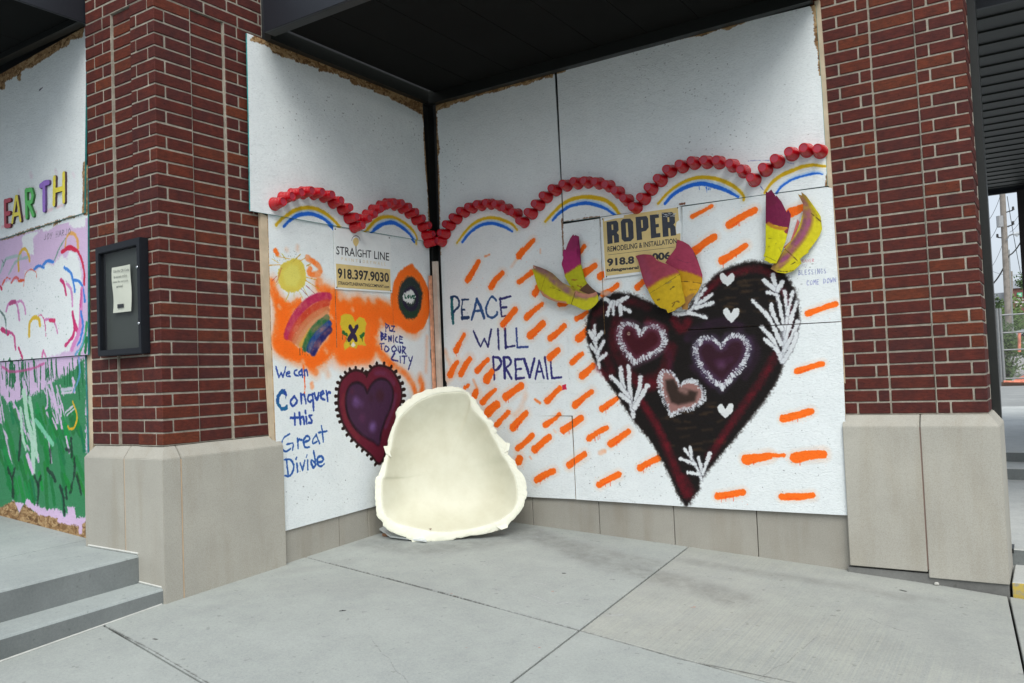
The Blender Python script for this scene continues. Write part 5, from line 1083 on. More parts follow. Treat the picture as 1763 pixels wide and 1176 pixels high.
# ------------------------------------------------------------------ lettering on signs
def quadmap(kind, d, qd):
    tl, tr, br, bl = [Vector((*p, 0)) for p in qd]
    def f(u, v):
        p = (bl*(1-u)+br*u)*(1-v)+(tl*(1-u)+tr*u)*v
        return onX(p.x, p.y, d) if kind == 'x' else onY(p.x, p.y, d)
    return f
def text_mesh(name, body, kind, d, qd, mat, parent, bold=0.0, space=1.0, ext=0.0):
    cu = bpy.data.curves.new('t', 'FONT'); cu.body = body; cu.offset = bold; cu.space_character = space; cu.resolution_u = 3; cu.extrude = 0
    ob = bpy.data.objects.new('t', cu); COL.objects.link(ob); bpy.context.view_layer.update()
    me = bpy.data.meshes.new_from_object(ob.evaluated_get(bpy.context.evaluated_depsgraph_get()))
    bpy.data.objects.remove(ob); bpy.data.curves.remove(cu)
    co = [v.co.copy() for v in me.vertices]; fc = [tuple(p.vertices) for p in me.polygons]; bpy.data.meshes.remove(me)
    x0 = min(c.x for c in co); x1 = max(c.x for c in co); y0 = min(c.y for c in co); y1 = max(c.y for c in co)
    f = quadmap(kind, d, qd); V = [f((c.x-x0)/(x1-x0), (c.y-y0)/(y1-y0)) for c in co]
    if ext:
        nv = Vector((1, 0, 0)) if kind == 'x' else Vector((0, -1, 0)); n = len(V); cnt = {}
        for q in fc:
            for a, b in zip(q, q[1:]+q[:1]): cnt[(a, b)] = 1
        V2 = V+[p-nv*ext for p in V]; F2 = fc+[tuple(i+n for i in reversed(q)) for q in fc]
        for (a, b) in list(cnt):
            if (b, a) not in cnt: F2.append((b, a, a+n, b+n))
        V, fc = V2, F2
    return mesh(name, V, fc, mat, parent)
def px_poly(name, kind, d, pts, mat, parent, rings=None):
    """flat print with holes, cut as a filled 2-D curve"""
    cu = bpy.data.curves.new('c', 'CURVE'); cu.dimensions = '2D'; cu.fill_mode = 'BOTH'
    for ring_ in [pts]+(rings or []):
        sp = cu.splines.new('POLY'); sp.points.add(len(ring_)-1); sp.use_cyclic_u = True
        for i, p in enumerate(ring_): sp.points[i].co = (p[0]*.01, -p[1]*.01, 0, 1)
    ob = bpy.data.objects.new('c', cu); COL.objects.link(ob); bpy.context.view_layer.update()
    me = bpy.data.meshes.new_from_object(ob.evaluated_get(bpy.context.evaluated_depsgraph_get())); bpy.data.objects.remove(ob); bpy.data.curves.remove(cu)
    V = [(onX if kind == 'x' else onY)(v.co.x*100, -v.co.y*100, d) for v in me.vertices]; F = [tuple(p.vertices) for p in me.polygons]; bpy.data.meshes.remove(me)
    return mesh(name, V, F, mat, parent)
m_ink = simple('black_print', (.018, .020, .026), .45); m_ink2 = simple('dark_navy_print', (.022, .028, .042), .45, .25, 30); m_gold = simple('gold_print', (.60, .43, .13), .5, .06, 30); m_goldR = simple('gold_panel', (.62, .48, .20), .5, .06, 20); m_white = simple('sign_white', (.74, .78, .78), .45, .03, 20); m_goldl = simple('pale_gold_print', (.66, .55, .35), .5)
m_screw = simple('dark_screw', (.05, .05, .05), .4)
def signplate(name, kind, d, pts, label, th=.005):
    P_ = [(onX if kind == 'x' else onY)(*p, d) for p in pts]
    c = sum((Vector(p) for p in P_), Vector())/4; t = thing(name, label, 'sign', c)
    back = Vector((-th, 0, 0)) if kind == 'x' else Vector((0, th, 0)); v = P_+[p+back for p in P_]
    f = [(0, 1, 2, 3), (7, 6, 5, 4)]+[(k, 4+k, 4+(k+1) % 4, (k+1) % 4) for k in range(4)]
    nrm = (P_[1]-P_[0]).cross(P_[2]-P_[1])
    if nrm.dot(back) > 0: f = [tuple(reversed(q)) for q in f]
    pn = mesh('panel', v, f, m_white, t)
    for p in pts:
        cx = sum(q[0] for q in pts)/4; cy = sum(q[1] for q in pts)/4; q = (p[0]+(cx-p[0])*.05, p[1]+(cy-p[1])*.06); w0 = (onX if kind == 'x' else onY)(*q, d)
        mb = MB(); mb.tube(w0, w0-back.normalized()*.003, .006, .005, 8); mb.build('screw', m_screw, pn)
    return t
ZS = lambda p: Q(570, 400, 7.84, p)
s1 = signplate('yard_sign', 'x', .010, [(574.5, 391), (672.5, 407), (675.3, 504), (577.5, 497.5)], 'white and gold STRAIGHT LINE painting sign with a phone number')
px_poly('gold_band', 'x', .0106, ZS([(66, 422), (798, 500), (806, 792), (78, 742)]), m_goldR, s1)
text_mesh('lettering', 'STRA', 'x', .0108, ZS([(70, 185), (322, 212), (322, 330), (70, 298)]), m_ink, s1, .008)
text_mesh('lettering', 'IGHT', 'x', .0108, ZS([(333, 225), (542, 245), (542, 350), (333, 330)]), m_ink, s1, .008)
text_mesh('lettering', 'LINE', 'x', .0108, ZS([(582, 252), (783, 280), (783, 384), (582, 358)]), m_ink, s1, .008)
text_mesh('lettering', 'PAINT', 'x', .0108, ZS([(140, 335), (360, 366), (360, 408), (140, 376)]), m_goldl, s1, .004, 1.8)
text_mesh('lettering', '&', 'x', .0108, ZS([(384, 364), (403, 367), (403, 416), (384, 412)]), m_ink, s1)
text_mesh('lettering', 'DRYWALL', 'x', .0108, ZS([(430, 372), (738, 408), (738, 452), (430, 414)]), m_goldl, s1, .004, 1.8)
text_mesh('phone_number', '918.397.9030', 'x', .0110, ZS([(88, 480), (780, 548), (783, 678), (92, 622)]), m_ink, s1, .03)
text_mesh('lettering', 'STRAIGHTLINEPAINTINGCOMPANY.com', 'x', .0110, ZS([(95, 660), (785, 712), (785, 756), (97, 706)]), m_ink, s1, .022)
el = [(335+42*math.sin(t)*(1-.18*max(0, -math.cos(t))), 128-58*math.cos(t)) for t in [i*math.pi/12 for i in range(24)]]
el = [(335+40*math.sin(t), 122-50*math.cos(t)) if math.cos(t) > 0 else (335+40*math.sin(t)*(1-.5*abs(math.cos(t))**2), 122-72*math.cos(t)) for t in [i*math.pi/12 for i in range(24)]]
px_poly('drop_emblem', 'x', .0108, ZS(el), m_goldR, s1); px_poly('brush_stem', 'x', .0110, ZS([(330, 190), (341, 190), (343, 326), (335, 326)]), m_ink, s1)
arc = [(335+58*math.cos(t), 112-70*math.sin(t)) for t in np.linspace(-.05, math.pi+.05, 18)]+[(335+53*math.cos(t), 112-(60)*math.sin(t)) for t in np.linspace(math.pi+.05, -.05, 18)]
px_poly('arc_line', 'x', .0109, ZS(arc), m_ink, s1)
ZR = lambda p: Q(1020, 345, 8.4, p)
s2 = signplate('yard_sign', 'y', -.012, [(1033.8, 374.5), (1170, 354), (1175.3, 463), (1041, 480)], 'gold ROPER remodeling sign half covered by cardboard petals')
px_poly('gold_panel', 'y', -.0126, ZR([(145, 260), (1235, 100), (1272, 500), (1272, 960), (190, 1095)]), m_goldR, s2)
px_poly('worn_patch', 'y', -.0127, ZR([(165, 262), (455, 215), (452, 250), (330, 262), (170, 305)]), m_white, s2); px_poly('worn_patch', 'y', -.0127, ZR([(1205, 400), (1215, 320), (1245, 290), (1290, 320), (1290, 470), (1215, 485)]), m_white, s2)
for o_, h_ in (([(203, 312), (345, 292), (372, 325), (380, 430), (352, 468), (382, 500), (387, 607), (315, 617), (308, 508), (288, 511), (293, 622), (218, 634)], [(275, 352), (298, 350), (302, 425), (280, 428)]),
               ([(440, 268), (545, 262), (588, 310), (598, 545), (555, 590), (462, 598), (422, 560), (408, 310)], [(480, 325), (508, 322), (521, 530), (492, 534)]),
               ([(622, 240), (780, 225), (805, 262), (814, 390), (775, 440), (712, 455), (720, 568), (642, 579)], [(702, 285), (724, 283), (731, 395), (710, 398)]),
               ([(828, 212), (960, 198), (963, 250), (908, 258), (914, 345), (960, 338), (963, 386), (917, 394), (924, 478), (982, 470), (986, 530), (848, 551)], None),
               ([(1000, 180), (1150, 168), (1190, 205), (1197, 320), (1172, 350), (1201, 385), (1211, 505), (1133, 516), (1122, 400), (1096, 403), (1103, 520), (1018, 531)], [(1085, 245), (1109, 243), (1113, 310), (1089, 313)])):
    px_poly('letter', 'y', -.0128, ZR(o_), m_ink2, s2, [ZR(h_)] if h_ else None)
m_scr = simple('scraped_print', (.45, .47, .48), .6, .4, 60)
rs_ = random.Random(2)
for i in range(26):
    x = rs_.uniform(920, 1185); y = rs_.uniform(176, 238); l = rs_.uniform(10, 46); px_poly('scrape', 'y', -.0130, ZR([(x, y), (x+l, y-l*.08), (x+l*.9, y+rs_.uniform(3, 9)), (x+2, y+5)]), m_scr, s2)
text_mesh('lettering', 'REMODELING & INSTALLATION', 'y', -.0128, ZR([(217, 668), (1214, 545), (1218, 622), (219, 748)]), m_ink, s2, .022)
px_poly('rule_line', 'y', -.0128, ZR([(228, 786), (1190, 672), (1190, 677), (228, 791)]), m_ink, s2)
text_mesh('phone_number', '918.8', 'y', -.0128, ZR([(208, 843), (603, 803), (606, 918), (216, 956)]), m_ink, s2, .045)
text_mesh('phone_number', '006', 'y', -.0128, ZR([(858, 762), (1128, 738), (1134, 850), (866, 878)]), m_ink, s2, .045)
text_mesh('lettering', 'tulsageneral', 'y', -.0128, ZR([(197, 985), (668, 945), (668, 1003), (200, 1050)]), m_ink, s2, .045)
m_spo = simple('orange_overspray', (.85, .20, .03), .6)
# hotel sign
hs_ = thing('hotel_sign', 'green H emblem and white Holiday Inn Express letters on the far hotel', 'sign', at(1755, 510, HY-.3)); m_hg = simple('sign_green', (.05, .42, .2), .5); m_hw = simple('sign_letters_white', (.8, .8, .8), .5)
px_poly('emblem', 'y', HY-.25, [(1751, 504), (1760, 503.5), (1760, 511), (1751, 511.5)], m_hg, hs_); text_mesh('lettering', 'H', 'y', HY-.3, [(1754, 505), (1758, 505), (1758, 510), (1754, 510)], m_hw, hs_, .02)
text_mesh('lettering', 'Holiday Inn', 'y', HY-.3, [(1746.5, 513), (1763.5, 513), (1763.5, 517.5), (1746.5, 517.5)], m_hw, hs_, .01); text_mesh('lettering', 'Express', 'y', HY-.3, [(1746, 518), (1764, 517.5), (1764, 522.5), (1746, 523)], m_hw, hs_, .03); text_mesh('lettering', '& Suites', 'y', HY-.3, [(1750, 524.5), (1763, 524.5), (1763, 527), (1750, 527.5)], m_hw, hs_)
# parked car beyond the fence
c0 = at(1759, 575, 62); cz = far(0, 62)
pcar = thing('parked_car', 'silver grey parked car at the right edge beyond the fence', 'car', (c0.x+1.6, 62, cz)); m_carp = simple('car_silver', (.40, .43, .46), .3, .03); m_gl = simple('car_glass', (.03, .04, .05), .12); m_tyre = simple('tyre', (.02, .02, .02), .8)
pr_ = [(-2.1, .35), (-2.15, .75), (-1.3, .95), (-.7, 1.42), (.8, 1.45), (1.5, 1.0), (2.15, .85), (2.2, .4)]
X0 = c0.x+1.6
def prism(name, pr2, y0, y1, mat, par, z=cz):
    n = len(pr2); v = [(X0+a, y0, z+b) for a, b in pr2]+[(X0+a, y1, z+b) for a, b in pr2]; f = [tuple(range(n)), tuple(range(2*n-1, n-1, -1))]+[(k, n+k, n+(k+1) % n, (k+1) % n) for k in range(n)]
    return mesh(name, v, f, mat, par)
prism('body', pr_, 61.2, 62.8, m_carp, pcar); prism('window', [(-1.15, .98), (-.68, 1.36), (.0, 1.38), (.0, .98)], 61.18, 61.195, m_gl, pcar); prism('window', [(.06, .98), (.06, 1.38), (.75, 1.38), (1.25, 1.0)], 61.18, 61.195, m_gl, pcar)
for wx in (-1.35, 1.35):
    for wy in (61.15, 62.6): mb = MB(); mb.tube((X0+wx, wy, cz+.33), (X0+wx, wy+.22, cz+.33), .33, n=16); mb.build('wheel', m_tyre, pcar)

# ------------------------------------------------------------------ notice case on the left pillar
CY = -2.765
case = thing('display_case', 'black framed display case with a paper notice on the left brick pillar', 'display case', onY(205, 520, CY)); m_case = simple('black_case_frame', (.007, .009, .013), .5, .1, spec=.3)
oc = [(163.3, 427), (240, 407.6), (244.2, 608.5), (168, 614)]; ic = [(169.5, 437.5), (234, 422), (238.5, 598), (173, 603.5)]
Po = [onY(*p, CY) for p in oc]; Pi = [onY(*p, CY) for p in ic]; Pb = [Vector((p.x, PY-.002, p.z)) for p in Po]; Pg = [Vector((p.x, PY-.0125, p.z)) for p in Pi]
v = Po+Pi+Pb+Pg; f = []
for k in range(4):
    l = (k+1) % 4; f += [(k, l, 4+l, 4+k), (k, 8+k, 8+l, l), (4+k, 4+l, 12+l, 12+k)]
o = o_fr = mesh('frame', v, f, m_case, case)
bm = bmesh.new(); bm.from_mesh(o.data); bmesh.ops.recalc_face_normals(bm, faces=bm.faces[:]); bmesh.ops.bevel(bm, geom=[e for e in bm.edges if len(e.link_faces) == 2], offset=.004, segments=2, affect='EDGES'); bm.to_mesh(o.data); bm.free()
kb = N('case_backing'); kb.col((.055, .068, .062)).rough(.6); mesh('backing', [Vector((p.x, PY-.012, p.z)) for p in Pi], [(0, 3, 2, 1)], kb.m, case)
kg = N('case_glass'); kg.b.inputs['Base Color'].default_value = (.02, .02, .02, 1); kg.b.inputs['Alpha'].default_value = .2; kg.rough(.06); kg.b.inputs['Specular IOR Level'].default_value = .8
mesh('glass', [Vector((p.x, CY+.019, p.z)) for p in Pi], [(0, 3, 2, 1)], kg.m, case)
ZP = lambda p: Q(150, 400, 4.9, p)
m_pap = simple('notice_paper', (.80, .84, .72), .7, .03, 8); YP = CY+.024
fq = quadmap('y', YP, ZP([(211, 300), (365, 270), (375, 665), (219, 681)])); vs_ = []; fs_ = []
for j in range(9):
    for i in range(5): p = fq(i/4, j/8); vs_.append((p.x+.004*math.sin(j/8*6.3), p.y-.000+.003*math.sin(i*1.2+j*.7), p.z))
for j in range(8):
    for i in range(4): fs_.append((j*5+i, j*5+i+1, (j+1)*5+i+1, (j+1)*5+i))
mesh('paper_notice', vs_, fs_, m_pap, case, smooth=True)
m_pen = simple('notice_ink', (.22, .24, .22), .8)
for txt, qd in (('Use the QR Code', [(222, 318), (352, 302), (352, 328), (222, 346)]), ('to access online', [(224, 366), (336, 350), (336, 372), (224, 390)]), ('menu for carryout', [(216, 412), (344, 394), (344, 418), (216, 436)]), ('service!', [(246, 446), (300, 438), (300, 462), (246, 470)])):
    text_mesh('lettering', txt, 'y', YP-.0045, ZP(qd), m_pen, case, .01)
px_poly('badge', 'y', YP-.0045, ZP([(254, 608), (308, 602), (310, 634), (256, 641)]), m_ink, case)
for zx, zy in ((426, 293), (441, 767)):
    p = onY(150+zx/4.9, 400+zy/4.9, CY); mb = MB(); mb.tube(p, p-Vector((0, .008, 0)), .0095, .008, 12); mb.build('lock', simple('chrome_lock', (.6, .62, .65), .2, .05, metal=1), o_fr, True)

# ------------------------------------------------------------------ chunky letters of EARTH
L_Y = EY-.012
mats_L = dict(red=(.42, .03, .06), yellow=(.72, .62, .05), green=(.08, .48, .10), purple=(.28, .14, .55))
def letter(ch, colr, strokes, w_, nm, lab):
    """rounded bars of one letter, cut as one slab"""
    cv = Canvas(('y', L_Y), -2.5, -.88, 1.5, 2.2, 330, (0, 0, 0), 0.)
    for st in strokes: cv.stroke(st, w_*1.18, (1, 1, 1), .6, 1, 0., sm=False)
    mk = cv.a > .5; ys_, xs_ = np.where(mk); y0, y1, x0, x1 = ys_.min()-1, ys_.max()+2, xs_.min()-1, xs_.max()+2
    vid = {}; V = []; F = []; mi = []
    dep = .015
    def vert(i, j, s_):
        key = (i, j, s_)
        if key not in vid:
            vid[key] = len(V); V.append((cv.u0+i/cv.res, L_Y-.0012-(dep if s_ else 0), cv.v0+j/cv.res))
        return vid[key]
    for j in range(y0, y1):
        for i in range(x0, x1):
            if not mk[j, i]: continue
            F.append((vert(i, j, 1), vert(i+1, j, 1), vert(i+1, j+1, 1), vert(i, j+1, 1))); mi.append(0)
            for (di, dj, a, b) in ((-1, 0, (i, j+1), (i, j)), (1, 0, (i+1, j), (i+1, j+1)), (0, -1, (i, j), (i+1, j)), (0, 1, (i+1, j+1), (i, j+1))):
                if not mk[j+dj, i+di]: mi.append(1); F.append((vert(*b, 1), vert(*a, 1), vert(*a, 0), vert(*b, 0)))
    me_ = mesh(nm, V, F, [simple('letter_'+colr+ch, mats_L[colr], .5, .12, 30), simple('letter_side_'+colr+ch, tuple(.25*q for q in mats_L[colr]) if colr in ('red', 'green', 'purple') else (.05, .02, .03), .6, .4, 30)], None, midx=mi)  # side faces carry shadow in their colour, dark maroon also for the outline
    bm = bmesh.new(); bm.from_mesh(me_.data)
    for _ in range(4): bmesh.ops.smooth_vert(bm, verts=bm.verts[:], factor=.5, use_axis_x=True, use_axis_y=False, use_axis_z=True)
    bmesh.ops.recalc_face_normals(bm, faces=bm.faces[:]); bm.to_mesh(me_.data); bm.free()
    me_.data.polygons.foreach_set('use_smooth', [abs(p.normal.y) < .5 for p in me_.data.polygons])
    return tag(me_, lab, 'letter')
ZE = lambda p: Q(0, 260, 7.35, p)
letter('E', 'red', [ZE([(88, 640), (92, 950)]), ZE([(95, 640), (150, 625)]), ZE([(92, 805), (145, 790)]), ZE([(95, 955), (148, 950)])], 4.6, 'wall_letter', 'chunky red letter E stuck on the mural')
letter('A', 'yellow', [ZE([(228, 585), (182, 905)]), ZE([(240, 585), (285, 885)]), ZE([(205, 815), (268, 795)])], 4.2, 'wall_letter', 'chunky yellow letter A stuck on the mural')
letter('R', 'green', [ZE([(352, 510), (362, 845)]), ZE([(355, 505), (420, 495), (440, 570), (425, 645), (375, 665)]), ZE([(385, 665), (445, 820)])], 4.8, 'wall_letter', 'chunky green letter R stuck on the mural')
letter('T', 'purple', [ZE([(540, 450), (585, 415), (635, 405)]), ZE([(580, 440), (582, 750)])], 6.0, 'wall_letter', 'chunky purple letter T stuck on the mural')
letter('H', 'yellow', [ZE([(715, 345), (708, 680)]), ZE([(832, 295), (832, 645)]), ZE([(715, 510), (832, 475)])], 5.6, 'wall_letter', 'chunky yellow letter H stuck on the mural')

# ------------------------------------------------------------------ cups
CL, RM, RBs = .105, .0455, .0305
def cup_mesh():
    prof = [(0, RM*1.06), (.004, RM*1.09), (.008, RM*1.06), (.010, RM*.99), (.030, RM*.955), (.0315, RM*.925), (.060, RM*.865), (.0615, RM*.835), (.086, RM*.775), (.0875, RM*.74), (CL-.004, RBs*1.04), (CL, RBs*.98), (CL, RBs*.86), (CL-.004, RBs*.80)]
    n = 24; V = []; F = []
    for h, r in prof:
        for k in range(n): t = 2*math.pi*k/n; V.append((r*math.cos(t), r*math.sin(t), h))
    for i in range(len(prof)-1):
        for k in range(n): F.append((i*n+k, i*n+(k+1) % n, (i+1)*n+(k+1) % n, (i+1)*n+k))
    return V, F, n, len(prof)
V, F, n, L_ = cup_mesh()
me_w = bpy.data.meshes.new('cup_wall'); me_w.from_pydata(V, [], F); me_w.materials.append(m_cup); me_w.polygons.foreach_set('use_smooth', [True]*len(F)); me_w.update()
me_w.set_sharp_from_angle(angle=R(35)) if hasattr(me_w, 'set_sharp_from_angle') else None
b0 = [(RBs*.80*math.cos(2*math.pi*k/n), RBs*.80*math.sin(2*math.pi*k/n), CL-.004) for k in range(n)]
b1 = [(RBs*.55*math.cos(2*math.pi*k/n), RBs*.55*math.sin(2*math.pi*k/n), CL-.0035) for k in range(n)]
me_b = bpy.data.meshes.new('cup_base'); me_b.from_pydata(b0+b1, [], [(k, (k+1) % n, n+(k+1) % n, n+k) for k in range(n)]+[tuple(range(n, 2*n))]); me_b.materials.append(m_cupb)
proto = bpy.data.objects.new('plastic_cup', None); p_w = bpy.data.objects.new('cup_wall', me_w); p_b = bpy.data.objects.new('cup_base', me_b)
def cup(px, py, side, label, group, first=[True]):
    if first[0]:
        o = proto; COL.objects.link(o); a = p_w; b = p_b; first[0] = False
    else:
        o = proto.copy(); COL.objects.link(o); a = p_w.copy(); b = p_b.copy()
    for c in (a, b):
        COL.objects.link(c) if c.name not in COL.objects else None; c.parent = o
    if side == 'L': bp = onX(px, py, CL+.014); loc = Vector((.0145, bp.y, bp.z)); ax = Vector((1, random.uniform(-.03, .03), random.uniform(-.02, .05)))
    else: bp = onY(px, py, -CL-.004); loc = Vector((bp.x, -.0045, bp.z)); ax = Vector((random.uniform(-.03, .03), -1, random.uniform(-.02, .05)))
    loc = bp-ax*CL
    if side == 'L': loc.x = max(loc.x, .0145)
    o.location = loc; o.rotation_euler = (ax.normalized().to_track_quat('Z', 'Y')).to_euler()
    o['label'] = label; o['category'] = 'cup'; o['group'] = group
ORD = ['first', 'second', 'third', 'fourth', 'fifth', 'sixth', 'seventh', 'eighth', 'ninth', 'tenth', 'eleventh', 'twelfth', 'thirteenth']
arcs = [
 ('L', 'garland arch above the sun painting', [(488.3, 346.8), (503.6, 337.6), (519.9, 330.9), (537.8, 327.9), (555.7, 330.4), (572.5, 335), (588.4, 344.7), (603.7, 356.5), (615.3, 373), (625, 387.4)]),
 ('L', 'left wall arch ending at the corner post', [(636.8, 375.6), (646.5, 368), (657, 358.8), (670.5, 351.7), (680.7, 347.6), (693.4, 349.1), (706.2, 355.2), (718, 364.4), (729.7, 375.1), (740.4, 387.4), (746.5, 402.7), (751, 416)]),
 ('R', 'right wall arch starting at the corner post', [(750.2, 413.9), (756.3, 400.7), (765, 385.3), (776.8, 373.1), (789.5, 362.4), (803.8, 355.2), (818.6, 350.6), (834.4, 348.6), (850.3, 350.6), (865, 357.3), (879.9, 364.9), (892, 379.3)]),
 ('R', 'garland arch left of the ROPER sign', [(906.5, 364.5), (918.8, 350.2), (932.6, 336), (947.9, 323.7), (966.8, 316), (985.7, 311.4), (1003.5, 310.4), (1022.4, 312), (1040.4, 317.2), (1056.8, 327.3), (1071.9, 340.4), (1086.7, 355.2)]),
 ('R', 'tall garland arch above the ROPER sign', [(1101, 338.8), (1114.2, 321.5), (1130, 306.2), (1146, 290.7), (1167.8, 281.7), (1188.6, 276), (1210.7, 274.7), (1232.1, 274.7), (1255, 280.8), (1274, 290.5), (1291.3, 305)]),
 ('R', 'short last arch at the right brick pillar', [(1311.9, 287.7), (1332.8, 272.4), (1357.3, 260.6), (1382.8, 254), (1406.8, 255)])]
for side, wh, pts in arcs:
    for i, p in enumerate(pts): cup(*p, side, '%s red cup from the left in the %s' % (ORD[i], wh), 'red cups of the wavy garland')

# ------------------------------------------------------------------ cardboard leaves
m_cardedge = simple('cardboard_edge', (.34, .22, .12), .85)
def leaf(name, label, pts, d0, bend, paint, mat_seed, tilt=(0, 0), group='painted cardboard leaves on the great heart', th=.004):
    W3 = [onY(*p, d0) for p in pts]
    u0 = min(p.x for p in W3)-.02; u1 = max(p.x for p in W3)+.02; v0 = min(p.z for p in W3)-.02; v1 = max(p.z for p in W3)+.02
    cv = Canvas(('y', d0), u0, u1, v0, v1, 700, (.80, .75, .15), 1., seed=mat_seed); paint(cv)
    im = cv.image('leaf_paint'); k = N('painted_cardboard'); ti = k.n('ShaderNodeTexImage'); ti.image = im; ti.interpolation = 'Cubic'
    vv = k.world(); c = k.mix(.8, ti.outputs[0], k.ramp(k.noise(vv, 30, 6), [(.3, (.80, .80, .78)), (.7, (1.08, 1.08, 1.05))]), 'MULTIPLY'); k.col(c).rough(.65); k.b.inputs['Specular IOR Level'].default_value = .25; k.bump(k.noise(k.world((1, 1, 1)), 40, 5), .5, .006)
    bm = bmesh.new(); vs_ = [bm.verts.new(p) for p in W3]; fc = bm.faces.new(vs_); bmesh.ops.triangulate(bm, faces=[fc])
    for ax, lo, hi in (('x', u0, u1), ('z', v0, v1)):
        s_ = .022; q = lo+s_
        while q < hi:
            co = Vector((q, 0, 0)) if ax == 'x' else Vector((0, 0, q)); no = Vector((1, 0, 0)) if ax == 'x' else Vector((0, 0, 1))
            bmesh.ops.bisect_plane(bm, geom=bm.verts[:]+bm.edges[:]+bm.faces[:], plane_co=co, plane_no=no); q += s_
    uvl = bm.loops.layers.uv.new('UVMap')
    for f_ in bm.faces:
        if f_.normal.y > 0: f_.normal_flip()
        for l in f_.loops: l[uvl].uv = ((l.vert.co.x-u0)/(u1-u0), (l.vert.co.z-v0)/(v1-v0))
    cx, cz_ = (u0+u1)/2, (v0+v1)/2
    front = list(bm.faces)
    r = bmesh.ops.extrude_face_region(bm, geom=front); nv = [e for e in r['geom'] if isinstance(e, bmesh.types.BMVert)]
    for v_ in nv: v_.co.y -= th
    for v_ in bm.verts:
        a, b = (v_.co.x-cx)/max(.05, (u1-u0)/2), (v_.co.z-cz_)/max(.05, (v1-v0)/2)
        v_.co.y += bend(a, b)
    bmesh.ops.recalc_face_normals(bm, faces=bm.faces[:])
    me = bpy.data.meshes.new(name); bm.to_mesh(me); bm.free(); me.materials.append(k.m); o = bpy.data.objects.new(name, me); COL.objects.link(o)
    return tag(o, label, 'leaf', group)
ZA = lambda p: Q(900, 390, 7.35, p); ZC_ = lambda p: Q(1080, 400, 7.84, p); ZD = lambda p: Q(1300, 320, 6.53, p)
def pA(c):
    c.c[:] = (.72, .70, .10)
    c.stroke(ZA([(100, 480), (300, 600), (480, 740), (680, 850), (900, 850)]), 12, (.52, .36, .42), 7, .95); c.stroke(ZA([(120, 470), (340, 560), (520, 700)]), 9, (.45, .33, .30), 6, .8)
    c.stroke(ZA([(690, 850), (800, 885), (900, 860), (940, 830)]), 7, (.70, .47, .40), 2, .95); c.stroke(ZA([(690, 890), (820, 920)]), 5, (.5, .36, .4), 5, .7)
    c.stroke(ZA([(230, 830), (290, 880), (430, 950), (560, 975)]), 6, (.70, .48, .40), 2.5, .95); c.stroke(ZA([(640, 990), (680, 840)]), 1.0, (.3, .28, .05), .7, .8); c.stroke(ZA([(235, 820), (300, 600)]), .7, (.55, .5, .1), .7, .6)
    for st in ([(360, 780), (420, 790), (500, 820)], [(380, 760), (470, 800)]): c.stroke(ZA(st), .8, (.35, .32, .12), .8, .7)
    c.stroke(ZA([(110, 490), (140, 525)]), 2.4, (.82, .62, .55), 1, .9)
def pB(c):
    c.c[:] = (.68, .68, .10)
    c.poly(ZA([(450, 60), (760, 60), (760, 470), (700, 500), (620, 560), (540, 600), (480, 600)]), (.60, .14, .38), 5, 1, 2); c.poly(ZA([(500, 60), (760, 60), (700, 300), (560, 320)]), (.48, .14, .30), 8, .7, 2)
    c.poly(ZA([(700, 830), (820, 720), (960, 800), (960, 900), (700, 880)]), (.36, .25, .19), 1, 1, .8); c.poly(ZA([(920, 790), (990, 840), (985, 900), (940, 880)]), (.10, .13, .25), 1.5, .9)
    for st in ([(630, 680), (690, 675)], [(700, 750), (740, 765)], [(640, 760), (650, 770)]): c.stroke(ZA(st), 2.2, (.55, .38, .12), 1.2, .8, 1.5, .2)
def pC1(c):
    c.c[:] = (.74, .62, .10)
    c.poly(ZC_([(0, 250), (800, 250), (720, 530), (600, 580), (420, 660), (260, 760), (200, 800), (0, 700)]), (.58, .23, .30), 9, 1, 1.5); c.stroke(ZC_([(150, 330), (240, 500), (290, 650)]), 14, (.55, .26, .38), 10, .6)
    c.stroke(ZC_([(290, 830), (480, 720), (700, 570)]), 1.0, (.42, .36, .08), .8, .8)
    for st, cc in (([(580, 770), (625, 735)], (.35, .3, .1)), ([(540, 690), (590, 670)], (.5, .45, .3)), ([(400, 920), (430, 905)], (.4, .32, .1)), ([(600, 960), (660, 935), (690, 940)], (.4, .3, .1)), ([(540, 1070), (700, 1010), (760, 960)], (.50, .38, .2)), ([(600, 1000), (630, 960)], (.4, .3, .1))): c.stroke(ZC_(st), 1.6, cc, 1, .8, 1.5, .1)
    c.stroke(ZC_([(380, 360), (400, 380), (430, 395)]), 1.2, (.8, .65, .45), .8, .9)
def pC2(c):
    c.c[:] = (.78, .60, .12)
    c.poly(ZC_([(400, 50), (1100, 50), (1100, 650), (1000, 610), (850, 550), (700, 520), (500, 480)]), (.60, .21, .32), 7, 1, 1.5)
    c.poly(ZC_([(690, 520), (850, 560), (1000, 620), (1010, 680), (720, 650)]), (.72, .54, .08), 3, .7); c.stroke(ZC_([(720, 665), (840, 670), (985, 690)]), 1.0, (.35, .25, .08), .7, .9); c.stroke(ZC_([(680, 370), (790, 410), (850, 412)]), 1.0, (.45, .18, .28), 1.4, .7)
    c.poly(ZC_([(700, 860), (780, 870), (900, 820), (860, 960), (820, 1050), (730, 1050)]), (.60, .44, .26), 3, .85, 2); c.stroke(ZC_([(840, 780), (920, 770)]), 2, (.5, .4, .15), 1.5, .6, 2, .3)
    c.stroke(ZC_([(900, 250), (935, 350)]), 1.6, (.35, .28, .12), 1, .9); c.stroke(ZC_([(850, 930), (820, 970)]), 1.5, (.75, .2, .15), 1, .9)
